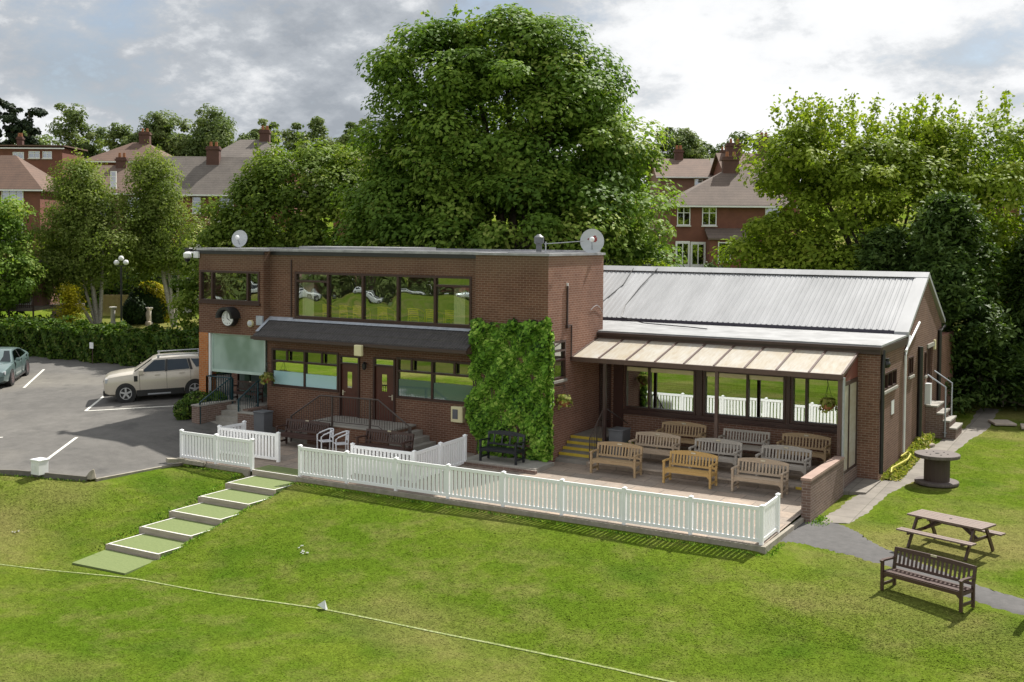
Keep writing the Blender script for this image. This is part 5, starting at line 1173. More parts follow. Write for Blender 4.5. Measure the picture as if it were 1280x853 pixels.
t = thing('clipped_hedge', 'long clipped green hedge along the back of the car park', 'hedge', (-30, 7.2, .85)); rng = np.random.default_rng(21)
c, nr = box_foliage(42000, -52, -15.6, 6.6, 8.6, .75, 2.35, rng, .2); leaf_mesh('foliage', M['leaf_hedge'], c, nr, .07 + .06 * rng.random(len(c)), rng, t)
q = MB(); q.box(-52, -15.7, 6.95, 8.3, .7, 2.1); M['hedge_core'] = simple('dark_hedge_twigs', (.018, .022, .01), (.01, .014, .006), 8, .95); q.build('twigs', M['hedge_core'], t)
t = thing('hedge_sign', 'tiny white sign on a stake in front of the car park hedge', 'sign', (-28.9, 6.2, .8)); q = MB(); q.box(-28.93, -28.9, 6.2, 6.23, .7, 1.6); q.build('stake', M['dark_wood'], t); q = MB(); q.box(-29.06, -28.8, 6.15, 6.18, 1.55, 1.85); q.build('board', M['white'], t)
def shrub(name, label, cat, lobes, n, m, leaf, seed, group=None, core=None):
    rng = np.random.default_rng(seed); lo = np.array([l[:6] for l in lobes]); base = (lo[:, 0].mean(), lo[:, 1].mean(), H(lo[:, 0].mean(), lo[:, 1].mean())); t = thing(name, label, cat, base, group)
    w = (lo[:, 3] * lo[:, 4] * lo[:, 5]) ** (2 / 3); k = rng.choice(len(lo), n, p=w / w.sum()); d = rand_dirs(rng, n); c = lo[k, :3] + d * lo[k, 3:6] * (.82 + .22 * rng.random(n))[:, None]
    leaf_mesh('foliage', M[m], c, d + rng.normal(size=(n, 3)) * .5 + [0, 0, .3], leaf * (.6 + .8 * rng.random(n)), rng, t)
    b = MB()
    for l in lo: b.ball(tuple(l[:3]), 1, 12, 7); b.v[-12 * 8:] = [(l[0] + (x - l[0]) * l[3] * .8, l[1] + (y - l[1]) * l[4] * .8, l[2] + (z - l[2]) * l[5] * .8) for x, y, z in b.v[-12 * 8:]]
    b.build('inner_twigs', simple('shrub_twigs', (.02, .025, .01), (.012, .016, .007), 8, .95), t)
    return t
shrub('box_shrub', 'small rounded green shrub on the wall beside the entrance stair', 'shrub', [(-14.35, -.9, .95, .55, .6, .42), (-14.5, -1.4, .7, .4, .45, .4), (-13.95, -.35, 1.0, .4, .4, .32)], 3000, 'leaf_hedge', .06, 31)
# weeds in the strip beside the hall
rng = np.random.default_rng(41); n = 3800; y = 3.9 + 6.6 * rng.random(n) ** .8; x = 9.43 + (.55 - .02 * (y - 4)) * rng.random(n); hz = np.array([H(a, b_) for a, b_ in zip(x, y)]); hgt = (.05 + .24 * np.clip((y - 7) / 2.5, 0, 1)) * rng.random(n) ** 1.8
w_ = leaf_mesh('weeds', M['leaf_weed'], np.stack([x, y, hz + .03 + hgt], 1), rng.normal(size=(n, 3)) + [0, 0, .5], .05 + .05 * rng.random(n), rng); w_['kind'] = 'stuff'
# long grass tufts against kerbs, steps and fence
rng = np.random.default_rng(43); P = []
for (xa, ya, xb_, yb_, k, w) in ((-5.8, -5.42, 8.7, -5.42, 700, .03), (8.83, -5.3, 8.83, -4.2, 80, .04), (-10.3, -5.42, -7.8, -5.42, 120, .03), (-7.95, -5.3, -7.2, -11.2, 260, .05), (-5.72, -5.5, -5.02, -11.2, 420, .05), (9.0, -1.9, 9.05, -1.2, 200, .12), (-40, -21.75, -11.3, -8.45, 1500, .05)):
    f = rng.random(k); P.append(np.stack([xa + (xb_ - xa) * f + rng.normal(size=k) * w, ya + (yb_ - ya) * f + rng.normal(size=k) * w], 1))
P = np.vstack(P); n = len(P); hz = np.array([G(a, b_) for a, b_ in P])
w_ = leaf_mesh('grass_tufts', M['leaf_weed' if 0 else 'leaf_ivy'], np.column_stack([P, hz + .01 + .03 * rng.random(n)]), rng.normal(size=(n, 3)) * [1, 1, .3], .025 + .025 * rng.random(n), rng, aspect=.35); w_['kind'] = 'stuff'

# short blades of the mown field where the camera looks down on it
rng = np.random.default_rng(44); n = 430000; q_ = rng.random(n)
x = np.where(q_ < .88, -22 + 38 * rng.random(n), 9.6 + 6.4 * rng.random(n)); y = np.where(q_ < .88, -5.2 - 17.5 * rng.random(n) ** .85, -9 + 27 * rng.random(n) ** 1.3)
PC = np.array([(8.7, -2.8), (9.3, -2.5), (10.1, -2.9), (11.0, -3.5), (12.2, -4.4), (13.8, -5.4), (17, -6.8)]); SC = np.array([(9.35, -1.5), (9.55, 0), (9.6, 2.2), (9.85, 3.6), (10.1, 5), (10.3, 8), (10.45, 11.5), (10.8, 14), (10.6, 19)])
def near(px_, py_, P, wd):
    m_ = np.zeros(len(px_), bool)
    for (a, b_), (c_, d_) in zip(P, P[1:]):
        L2 = (c_ - a) ** 2 + (d_ - b_) ** 2; t_ = np.clip(((px_ - a) * (c_ - a) + (py_ - b_) * (d_ - b_)) / L2, 0, 1); m_ |= np.hypot(px_ - a - t_ * (c_ - a), py_ - b_ - t_ * (d_ - b_)) < wd
    return m_
ok = ~near(x, y, PC, .6) & ~near(x, y, SC, .56) & ~((x < -10.3) & (y > carpark_edge(np.minimum(x, -10.8)) - .12)) & ~((x < 8.75) & (y > -5.2)) & ~((x < 9.9) & (y > -5.2) & (y < 19) & (x < 9.45)) & ~((y > -11.45) & (y < -4.9) & (x > -7.85 + (-5.1 - y) * .115) & (x < -5.75 + (-5.1 - y) * .115)) & ~((y > -12.6) & (y < -11.2) & (x > -7.05) & (x < -4.85))
x, y = x[ok], y[ok]; n = len(x); i_ = np.clip(np.searchsorted(XA, x) - 1, 0, nx - 2); j_ = np.clip(np.searchsorted(YA, y) - 1, 0, len(YA) - 2); u_ = (x - XA[i_]) / (XA[i_ + 1] - XA[i_]); v_ = (y - YA[j_]) / (YA[j_ + 1] - YA[j_])
hz = ZA[j_, i_] * (1 - u_) * (1 - v_) + ZA[j_, i_ + 1] * u_ * (1 - v_) + ZA[j_ + 1, i_] * (1 - u_) * v_ + ZA[j_ + 1, i_ + 1] * u_ * v_
w_ = leaf_mesh('grass', M['grass'], np.stack([x, y, hz + .003 + .004 * rng.random(n)], 1), rng.normal(size=(n, 3)) * [.07, .07, .05] + [0, 0, .9], .012 + .028 * rng.random(n), rng, aspect=.4); w_['kind'] = 'stuff'

# ------------------------------------------------------------------ trees near the clubhouse
def lob(*a): return a
big = [(-15.2, 13.2, 6.4, 2.6, 2.5, 2.4), (-15.0, 13.3, 9.0, 2.3, 2.3, 2.0), (-7.2, 18.1, 5.6, 2.7, 2.6, 2.6), (-10.4, 14.6, 4.8, 3.4, 2.8, 2.6), (-10.8, 15.9, 12.4, 4.4, 4.2, 4.8), (-12.6, 14.6, 10.2, 3.7, 3.4, 3.4), (-8.9, 17.1, 11.6, 3.5, 3.4, 4.0), (-7.1, 18.1, 8.2, 3.1, 3.0, 3.2), (-14.3, 13.6, 8.4, 3.0, 2.8, 2.4), (-9.6, 15.0, 7.4, 4.4, 3.8, 3.4), (-13.6, 14.2, 14.0, 2.8, 2.7, 2.6), (-6.3, 18.5, 5.6, 2.3, 2.4, 3.0), (-13.0, 13.6, 5.8, 3.4, 3.0, 3.0), (-8.6, 17.0, 14.3, 2.5, 2.5, 2.1), (-14.2, 13.9, 15.0, 2.3, 2.2, 2.1), (-14.9, 13.4, 11.0, 2.4, 2.3, 1.9), (-7.45, 17.9, 11.0, 2.4, 2.4, 2.4), (-9.5, 16.7, 15.7, 2.2, 2.2, 1.6), (-12.4, 14.9, 15.8, 2.3, 2.2, 1.5), (-11.0, 15.8, 16.1, 2.2, 2.2, 1.5)]
make_tree('sycamore_tree', 'very large broad green sycamore standing behind the clubhouse', 'tree', (-10.5, 16.2, H(-10.5, 16.2)), big, 640, 360, .125, 1.2, M['leaf_big'], 51, .5, shoots=26, zmin=2.0, inner=.72, up=.85, flat=.62)
l2 = [(-23.6, 15.2, 8.6, 3.2, 3.0, 3.4), (-21.4, 16.2, 8.2, 3.0, 2.8, 3.2), (-25.8, 14.0, 7.0, 2.4, 2.4, 2.8), (-19.6, 16.8, 6.6, 2.6, 2.4, 3.0), (-23.5, 15.0, 5.0, 3.6, 3.0, 3.0), (-20.5, 16.4, 4.8, 2.8, 2.6, 2.6)]
make_tree('elder_tree', 'bushy mid green tree with pale blossom left of the large sycamore', 'tree', (-22.6, 15.4, H(-22.6, 15.4)), l2, 260, 300, .115, 1.0, M['leaf_mid'], 52, .28, inner=.7, up=.85, flat=.62, shoots=22, blossom=130, zmin=1.5)
l3 = [(-27.6, 12.9, 5.6, 1.5, 1.4, 2.4), (-28.2, 12.6, 3.6, 1.3, 1.2, 1.8), (-26.6, 13.2, 7.0, 1.2, 1.2, 1.4)]
make_tree('elder_bush', 'light green bush full of white blossom just left of the clubhouse roof', 'shrub', (-27.8, 12.8, H(-27.8, 12.8)), l3, 110, 130, .1, .6, M['leaf_mid'], 53, .12, blossom=140, zmin=1.4)
gb = H(-40.6, 16.4); B0 = Vector((-40.6, 16.4, 1.5))
def birch(label, x, y, zb, lobes, seed, fork, n):
    r_ = random.Random(seed); limbs = []
    base = Vector((x, y, zb))
    for (dx, dy, dz, r0) in fork:
        e = base + Vector((dx, dy, dz)); m1 = base.lerp(e, .35) + Vector((dx * .1, dy * .1, 0)); m2 = base.lerp(e, .7) + Vector((r_.uniform(-.15, .15), r_.uniform(-.15, .15), 0))
        limbs.append(([base - Vector((0, 0, .3)), m1, m2, e], [r0, r0 * .8, r0 * .5, r0 * .15]))
        for k in range(5):
            f = .4 + .1 * k; p = base.lerp(e, f); a = r_.uniform(0, 6.28); limbs.append(([p, p + Vector((math.cos(a) * .6, math.sin(a) * .6, .8)), p + Vector((math.cos(a) * 1.2, math.sin(a) * 1.2, 1.3))], [r0 * .3, r0 * .2, r0 * .06]))
    return make_tree('birch_tree', label, 'tree', (x, y, zb), lobes, int(n * .85), 110, .085, .85, M['leaf_birch'], seed, limbs=limbs, bark='birch_bark', shoots=14, inner=.2, group='birch trees beyond the hedge')
birch('multi stemmed white trunked birch left of the globe lamp', -40.8, 16.4, gb,
      [(-41.6, 16.0, 8.8, 2.1, 1.9, 2.4), (-42.9, 15.3, 6.6, 2.2, 1.9, 2.3), (-40.2, 16.7, 6.8, 2.0, 1.9, 2.7), (-43.2, 15.2, 4.6, 1.6, 1.5, 1.4), (-41.7, 16.1, 5.4, 1.8, 1.6, 1.5), (-42.2, 15.8, 10.4, 1.2, 1.2, 1.3)], 54, [(-.9, -.4, 8.6, .17), (.3, .2, 7.4, .14), (-2.6, -1.3, 5.2, .12), (-1.8, -.9, 7.4, .11)], 430)
birch('birch with a leaning pale trunk right of the golden rimmed yew', -38.2, 20.2, H(-38.2, 20.2),
      [(-39.6, 19.7, 9.2, 1.8, 1.7, 2.6), (-38.2, 20.4, 6.8, 1.9, 1.8, 2.6), (-40.4, 19.4, 6.4, 1.6, 1.6, 2.4), (-39.8, 19.8, 11.0, 1.1, 1.1, 1.4), (-39.2, 19.9, 6.3, 1.8, 1.5, 1.5)], 55, [(-1.5, -.6, 8.6, .18), (-.9, -.2, 9.2, .12), (.3, .2, 6.6, .1)], 380)
make_tree('garden_tree', 'leafy green tree cut off by the left edge beside the garden room', 'tree', (-43.8, 9.8, H(-43.8, 9.8)), [(-43.6, 10.2, 6.9, 2.2, 2.0, 2.6), (-42.6, 11.0, 8.0, 1.4, 1.4, 1.6), (-42.2, 11.2, 4.6, 1.7, 1.6, 1.9), (-44.6, 9.4, 4.6, 2.2, 1.8, 2.2), (-45.5, 9.0, 7.2, 2, 2, 2)], 190, 170, .1, .85, M['leaf_big'], 56, .2)
rt = [(1.3, 20.3, 8.2, 1.8, 1.8, 2.4), (.8, 20.0, 6.6, 1.6, 1.6, 2.2), (2.2, 20.8, 10.6, 1.7, 1.7, 1.8), (3.9, 22.0, 8.2, 3.4, 3.3, 3.6), (6.4, 23.4, 8.6, 3.6, 3.4, 3.6), (9.2, 25.2, 8.8, 3.4, 3.2, 3.6), (2.2, 21.0, 6.0, 2.1, 2.2, 3.0), (4.6, 22.4, 5.4, 4.0, 3.0, 3.4), (8.2, 24.4, 5.2, 3.6, 3.0, 3.0), (11.6, 26.6, 7.6, 2.6, 2.4, 3.2), (3.6, 21.8, 10.6, 2.2, 2.0, 1.7), (7.6, 24.2, 10.6, 2.2, 2.0, 1.6)]
make_tree('maple_tree', 'wide yellow green tree with upright shoots behind the metal roof', 'tree', (5.4, 23.0, H(5.4, 23)), rt, 360, 300, .115, 1.1, M['leaf_yel'], 57, .35, inner=.7, up=.8, flat=.65, shoots=110, shoot_h=1.7, zmin=1.0)
def conifer(name, label, base, h, r, m, seed, n, per, leaf, group=None):
    rng = np.random.default_rng(seed); t = thing(name, label, 'tree', base, group); f = rng.random(n) ** .75; a = rng.random(n) * 6.2832
    rad = r * (1 - f) ** .55 * (.75 + .25 * np.sin(a * 3 + f * 9)) ; z = base[2] + .3 + h * f
    cc = np.stack([base[0] + rad * np.cos(a), base[1] + rad * np.sin(a), z], 1); out = np.stack([np.cos(a), np.sin(a), np.full(n, .35)], 1)
    k = np.repeat(np.arange(n), per); s = rng.random(len(k)); c = cc[k] + out[k] * ((s - .6) * 1.1)[:, None] + rng.normal(size=(len(k), 3)) * [.2, .2, .13]; c[:, 2] -= s * .12
    leaf_mesh('crown', M[m], c, out[k] * .3 + rng.normal(size=(len(k), 3)) * .5 + [0, 0, .7], leaf * (.6 + .8 * rng.random(len(k))), rng, t, aspect=.4, tint=np.clip(.5 * rng.random(n)[k] + .5 * s, 0, 1))
    b = MB(); b.tube([(base[0], base[1], base[2] - .3), (base[0], base[1], base[2] + h * .9)], [r * .09, .03], 8); b.build('trunk', M['bark'], t); return t
CG = 'dark cypresses behind the gable end'
conifer('cypress_tree', 'tallest dark cypress directly behind the gable end of the hall', (8.9, 18.4, .3), 8.4, 3.3, 'leaf_con', 58, 900, 34, .13, CG)
conifer('cypress_tree', 'broad dark cypress at the right edge behind the lawn', (12.8, 21.6, .4), 8.0, 3.4, 'leaf_con', 59, 900, 34, .13, CG)
conifer('cypress_tree', 'smaller dark cypress left of the tallest one behind the metal roof', (6.4, 18.6, .3), 7.0, 2.5, 'leaf_con', 60, 600, 32, .13, CG)
shrub('laurel_shrub', 'dark glossy laurel behind the timber fence at the right edge', 'shrub', [(13.6, 20.6, 2.4, 1.8, 1.5, 2.2), (15.0, 20.4, 2.0, 1.5, 1.4, 1.9), (12.4, 22.0, 1.8, 1.2, 1.1, 1.5)], 9000, 'leaf_big', .1, 61)
shrub('laurel_shrub', 'dark shrub filling the gap behind the gable door steps', 'shrub', [(10.4, 23.0, 1.8, 1.3, 1.1, 1.6), (8.8, 21.8, 1.6, 1.2, 1.1, 1.5)], 5000, 'leaf_con', .1, 62)
SG = 'garden shrubs behind the metal roof'
for i, (lb, lo, m_, n) in enumerate((
    ('yellow green bushy shrub right of the large satellite dish', [(-5.4, 15.2, 5.2, 1.2, 1.1, 1.3), (-6.6, 14.8, 4.4, 1.2, 1.0, 1.3)], 'leaf_mid', 4200),
    ('lime yellow rounded shrub behind the middle of the roof ridge', [(-3.6, 16.2, 5.0, 1.4, 1.2, 1.2), (-2.6, 16.8, 4.6, 1.0, 1.0, 1.0)], 'leaf_yel', 4200),
    ('blue green conical shrub in front of the red brick house', [(-1.2, 18.0, 4.8, .8, .8, 1.3)], 'leaf_con', 2400),
    ('low green shrub left of the yellow green tree behind the roof', [(.4, 18.4, 4.6, 1.1, 1.0, 1.0), (1.6, 18.8, 4.8, 1.1, 1.0, 1.2)], 'leaf_hedge', 3600))):
    shrub('garden_shrub', lb, 'shrub', [(x, y, z + .1, a, b_, c) for x, y, z, a, b_, c in lo] + [(lo[0][0], lo[0][1], 2.4, 1.1, .9, 2.2)], n, m_, .09, 70 + i, SG)

# ------------------------------------------------------------------ garden beyond the hedge
zg = H(-41.5, 20.6)
t = thing('golden_yew', 'large clipped yew dome beyond the hedge, its sunlit rim painted gold', 'topiary', (-41.4, 20.7, zg)); rng = np.random.default_rng(81); n = 13000; a = math.pi * rng.random(n); rr = 1.0 + .55 * rng.random(n) ** .4
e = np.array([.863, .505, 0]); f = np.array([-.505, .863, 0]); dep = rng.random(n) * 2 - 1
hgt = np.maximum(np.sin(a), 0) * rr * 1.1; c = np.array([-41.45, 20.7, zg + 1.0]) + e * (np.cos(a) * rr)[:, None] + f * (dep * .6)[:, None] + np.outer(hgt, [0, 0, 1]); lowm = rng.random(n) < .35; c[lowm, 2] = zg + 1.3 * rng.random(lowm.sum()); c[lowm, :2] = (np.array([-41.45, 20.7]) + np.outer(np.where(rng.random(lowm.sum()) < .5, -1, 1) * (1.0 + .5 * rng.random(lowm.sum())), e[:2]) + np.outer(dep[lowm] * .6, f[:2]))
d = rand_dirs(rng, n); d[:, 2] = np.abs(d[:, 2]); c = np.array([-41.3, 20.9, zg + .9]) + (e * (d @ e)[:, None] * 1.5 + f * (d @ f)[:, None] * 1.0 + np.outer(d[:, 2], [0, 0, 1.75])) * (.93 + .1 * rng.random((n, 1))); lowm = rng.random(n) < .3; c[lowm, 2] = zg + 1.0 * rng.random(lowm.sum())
rim = (.8 * d[:, 2] + .55 * (d @ e) + .3 * (d @ f) + .1 * rng.normal(size=n)) > .38; rim &= ~lowm | ((d @ e) > .75)  # rim light painted by leaf colour: gold sunward, dark on the shaded front
leaf_mesh('rim_lit_foliage', M['leaf_gold'], c[rim], d[rim] + rng.normal(size=(rim.sum(), 3)) * .4, .06 + .05 * rng.random(rim.sum()), rng, t); leaf_mesh('foliage', M['leaf_yew'], c[~rim], d[~rim] + rng.normal(size=((~rim).sum(), 3)) * .4, .06 + .05 * rng.random((~rim).sum()), rng, t)
q = MB(); q.ball((-41.3, 20.9, zg + .6), .75, 14, 8, 1.7); q.build('inner_twigs', M['hedge_core'], t)
shrub('clipped_ball', 'dark green clipped ball in front of the golden rimmed yew', 'topiary', [(-41.3, 19.7, zg + .75, .85, .85, .95)], 4200, 'leaf_yew', .07, 82)
conifer('golden_conifer', 'slim golden green conifer beside the garden room steps', (-39.6, 13.3, H(-39.6, 13.3)), 2.7, .7, 'leaf_gold', 83, 160, 26, .07)
t = thing('globe_lamp', 'garden lamp post with a cluster of white globes beyond the hedge', 'lamp post', (-36.9, 14.8, H(-36.9, 14.8))); z0 = H(-36.9, 14.8); q = MB(); q.tube([(-36.9, 14.8, z0), (-36.9, 14.8, 5.35)], .06, 8); q.bar((-37.15, 14.67, 5.33), (-36.65, 14.93, 5.33), .05, .05); q.build('post', M['black'], t)
for dx, dz in ((-.28, 5.32), (0, 5.58), (.28, 5.34)): q = MB(); q.ball((-36.9 + dx * .863, 14.8 + dx * .505, dz + .2), .16, 14, 8); q.build('globe', M['skylamp'], t, smooth=60)
for x, y, lb in ((-42.5, 18.9, 'white garden pedestal left of the dark clipped ball'), (-40.35, 20.0, 'white garden pedestal right of the dark clipped ball')):
    z0 = H(x, y); t = thing('garden_pedestal', lb, 'pedestal', (x, y, z0), 'white garden pedestals'); q = MB(); q.lathe([(.22, z0), (.22, z0 + .12), (.15, z0 + .18), (.14, z0 + .95), (.22, z0 + 1.02), (.24, z0 + 1.12)], (x, y, 0), 12); q.build('column', M['house_white'], t, smooth=40)
x, y = -40.0, 19.6; z0 = H(x, y); t = thing('garden_statue', 'small pale stone statue beside the right white pedestal', 'statue', (x, y, z0)); q = MB(); q.lathe([(.18, z0), (.18, z0 + .25), (.1, z0 + .3), (.14, z0 + .55), (.16, z0 + .85), (.07, z0 + 1.0), (.1, z0 + 1.12), (.02, z0 + 1.22)], (x, y, 0), 12); q.build('figure', M['slab'], t, smooth=50)
t = thing('bamboo_screen', 'pale bamboo garden screen behind the pedestals', 'screen', (-45.2, 20.8, 1.8)); q = MB()
for k in range(26): p = Vector((-45.6, 20.55, 0)) + Vector((.863, .505, 0)) * (k * .085); q.tube([(p.x, p.y, H(p.x, p.y)), (p.x, p.y, 3.1)], .035, 5)
q.build('canes', simple('bamboo_cane', (.5, .4, .22), (.38, .3, .16), 5, .7), t)
for i, (x, y, h_, lb) in enumerate(((-49.5, 22.5, 2.6, 'dark garden shrub behind the left birch, farthest left of its row'), (-46.8, 24.0, 3.0, 'tall dark garden shrub behind the left birch and the bamboo screen'), (-44.4, 25.4, 2.6, 'dark garden shrub behind the globe lamp'), (-42.0, 26.6, 3.0, 'tall dark garden shrub behind the golden rimmed yew'), (-40.0, 27.6, 2.4, 'dark garden shrub right of the golden rimmed yew'))):
    z_ = H(x, y); shrub('garden_shrub', lb, 'shrub', [(x, y, z_ + h_ * .5, 1.6, 1.2, h_ * .55), (x + .9, y + .5, z_ + h_ * .4, 1.2, 1.1, h_ * .45)], 3200, 'leaf_hedge', .1, 90 + i, 'garden shrubs beyond the hedge')
# garden room on its raised deck, seen through the trees
t = thing('garden_room', 'dark timber garden room with glass doors on a raised deck behind the trees', 'garden room', (-44.4, 13.2, 1.3)); ex = Vector((.863, .505, 0)); ey = Vector((-.505, .863, 0)); G0 = Vector((-45.6, 10.2, 0))
def gq(q, u0, u1, v0, v1, z0, z1): q.hexa([tuple(G0 + ex * u + ey * v + Vector((0, 0, z))) for z in (z0, z1) for u, v in ((u0, v0), (u1, v0), (u1, v1), (u0, v1))])
q = MB(); gq(q, 0, 4.4, 0, 5, 2.55, 2.75); gq(q, 4.4, 5.6, 2.5, 5, 2.55, 2.75); q.build('deck', simple('grey_deck_board', (.2, .17, .14), (.13, .11, .09), 5, .85), t)
q = MB(); gq(q, 0, 4.0, 2.2, 5, 2.75, 5.3); q.build('wall', M['house_brown'], t)
q = MB(); gq(q, -.4, 4.6, 1.6, 5.4, 5.3, 5.55); q.build('roof', M['tile_grey'], t)
for u in (.2, 1.9): 
    q = MB(); gq(q, u, u + 1.5, 2.12, 2.19, 2.8, 4.9); w = q.build('glass_door', M['upvc'], t); q = MB(); gq(q, u + .1, u + 1.4, 2.09, 2.115, 2.9, 4.8); q.build('pane', M['glass_dark'], w)
for u in (0, 1.45, 2.9, 4.35): q = MB(); gq(q, u, u + .08, 0, .08, 1.0, 3.6); q.build('deck_post', M['dark_wood'], t)
q = MB(); gq(q, 0, 4.4, .0, .06, 3.5, 3.6); 
for k in range(36): gq(q, k * .122, k * .122 + .03, .01, .05, 2.75, 3.5)
q.build('deck_railing', M['dark_wood'], t)
for k in range(5): q = MB(); gq(q, 4.6, 5.8, 1.2 + k * .26, 1.46 + k * .26, 1.3, 1.5 + k * .24); q.build('step', simple('garden_step_board', (.26, .2, .15), (.17, .13, .1), 5, .85), t)
t = thing('timber_fence', 'low post and rail timber fence at the far right end of the lawn', 'fence', (10.6, 19.5, .3)); fp = [Vector((9.9, 21.2, 0)), Vector((11.0, 19.9, 0)), Vector((12.1, 18.7, 0)), Vector((13.4, 17.3, 0))]
for p in fp: q = MB(); z0 = H(p.x, p.y); q.bar((p.x, p.y, z0 - .2), (p.x, p.y, z0 + 1.1), .1, .1); q.build('post', M['timber'], t)
for a, e in zip(fp, fp[1:]):
    q = MB()
    for hh in (.3, .62, .95): q.bar((a.x, a.y, H(a.x, a.y) + hh), (e.x, e.y, H(e.x, e.y) + hh), .04, .12)
    q.build('rail', M['timber'], t)
M['chimney_brick'] = simple('sooty_chimney_brick', (.12, .06, .045), (.085, .043, .034), 2, .9)
# ------------------------------------------------------------------ houses on the hillside
YAW = R(30.3)
def house(label, org, zg, w, d, ze, zr, kind, wm, tm, wins=(), chim=(), yaw=YAW, ridge=None, name='brick_house', group='houses on the hillside', doors=(), ov=.35):
    """facade on the local x axis, body behind it; kind of roof: hip, gable (ridge along x), end (ridge along y), flat"""
    t = thing(name, label, 'house', (0, 0, 0), group, True)
    q = MB(); q.box(0, w, 0, d, zg - 1.5, ze); 
    if kind == 'end': q.prism([(0, ze), (w, ze), (w / 2, zr - .1)], 'y', .0, d)
    if kind == 'gable': q.prism([(0, ze), (d, ze), (d / 2, zr - .1)], 'x', .0, w)
    q.build('wall', M[wm], t)
    q = MB(); o = ov; th = .14
    def slab(pts): 
        lo = [(x, y, z - th) for x, y, z in pts]; q.poly(pts); q.poly(lo[::-1])
        for a, b_, c, e in zip(pts, pts[1:] + pts[:1], lo[1:] + lo[:1], lo): q.poly([a, e, c, b_])
    dz = o * (zr - ze) / (d / 2)
    if kind == 'hip':
        r0, r1 = ridge or (d / 2, max(d / 2 + .2, w - d / 2)); A, B, C, D_ = (-o, -o, ze - dz * .6), (w + o, -o, ze - dz * .6), (w + o, d + o, ze - dz * .6), (-o, d + o, ze - dz * .6); P, Q = (r0, d / 2, zr), (r1, d / 2, zr)
        for f in ((A, B, Q, P), (C, D_, P, Q), (D_, A, P), (B, C, Q)): slab(list(f))
    elif kind == 'gable':
        slab([(-o, -o, ze - dz), (w + o, -o, ze - dz), (w + o, d / 2, zr), (-o, d / 2, zr)]); slab([(w + o, d + o, ze - dz), (-o, d + o, ze - dz), (-o, d / 2, zr), (w + o, d / 2, zr)])
    elif kind == 'end':
        dz = o * (zr - ze) / (w / 2); slab([(-o, -o, ze - dz), (w / 2, -o, zr), (w / 2, d + o, zr), (-o, d + o, ze - dz)]); slab([(w + o, d + o, ze - dz), (w / 2, d + o, zr), (w / 2, -o, zr), (w + o, -o, ze - dz)])
    else: slab([(-o, -o, zr), (w + o, -o, zr), (w + o, d + o, zr), (-o, d + o, zr)])
    rf = q.build('roof', M[tm], t)
    q = MB(); q.box(-o, w + o, -o - .1, -o - .01, ze - dz * .6 - .16, ze - dz * .6 - .04); q.build('gutter', M['upvc'], rf)
    for (u, v, cw, cd, zt) in chim:
        q = MB(); q.box(u - cw / 2, u + cw / 2, v - cd / 2, v + cd / 2, ze, zt); q.box(u - cw / 2 - .08, u + cw / 2 + .08, v - cd / 2 - .08, v + cd / 2 + .08, zt - .3, zt - .15); c = q.build('chimney', M['chimney_brick'], rf)
        q = MB()
        for k in range(2): q.lathe([(.14, zt), (.11, zt + .4)], (u - cw * .22 + k * cw * .44, v, 0), 9)
        q.build('chimney_pot', M['basket'], c)
    for i, (u0, u1, z0, z1, n) in enumerate(wins):
        f = MB(); fw = .07; f.box(u0, u1, -.06, .03, z0, z0 + fw); f.box(u0, u1, -.06, .03, z1 - fw, z1)
        for k in range(n + 1): x = u0 + (u1 - u0 - fw) * k / n; f.box(x, x + fw, -.06, .03, z0 + fw, z1 - fw)
        if z1 - z0 < 1.7: f.box(u0 + fw, u1 - fw, -.055, .025, z0 + (z1 - z0) * .66, z0 + (z1 - z0) * .66 + fw * .8)
        wn = f.build('window', M['upvc'], t); p = MB(); p.poly([(u0 + .02, -.02, z0 + .02), (u1 - .02, -.02, z0 + .02), (u1 - .02, -.02, z1 - .02), (u0 + .02, -.02, z1 - .02)]); p.build('pane', M['glass_dark'], wn)
        p = MB(); p.box(u0 - .06, u1 + .06, -.14, -.062, z0 - .1, z0 - .005); p.build('sill', M['house_white'], wn)
    for (u0, u1, z0, z1) in doors:
        f = MB(); f.box(u0, u1, -.05, .03, z0, z1); dn = f.build('door', M['upvc'], t); p = MB(); p.box(u0 + .15, u0 + (u1 - u0) * .46, -.06, -.051, z0 + .3, z1 - .2); p.box(u0 + (u1 - u0) * .54, u1 - .15, -.06, -.051, z0 + .3, z1 - .2); p.build('door_light', M['glass_dark'], dn)
    t.location = (org[0], org[1], 0); t.rotation_euler = (0, 0, yaw); return t
house('red roofed brick house cut off by the left edge with a white window', (-70.5, 24.9), 4.5, 8.3, 7, 11.05, 13.9, 'hip', 'house_red', 'tile_red', [(5.15, 6.95, 9.72, 10.98, 3), (1.0, 2.8, 9.72, 10.98, 3), (5.1, 6.9, 6.6, 8.2, 3)], [(1.5, 3.5, .9, .6, 15.2)])
house('dark red flat roofed house with a row of small windows at the far left', (-92.6, 44.6), 9.0, 8.0, 6, 16.5, 16.75, 'flat', 'house_red', 'tile_red', [(2.7, 3.9, 15.3, 16.0, 2), (4.4, 5.6, 15.35, 16.1, 2), (5.9, 6.9, 15.35, 16.1, 2)], [(2.2, 3.0, .6, .5, 17.9)])
house('brick house with a broad red hipped roof below the far trees', (-79.36, 46.5), 9.0, 8.5, 7, 14.9, 17.0, 'hip', 'house_red', 'tile_red', [(1.2, 2.6, 12.8, 14.2, 2), (5.4, 6.8, 12.8, 14.2, 2)], [(5.0, 3.5, 1.1, .6, 18.1)], ridge=(3.7, 5.2))
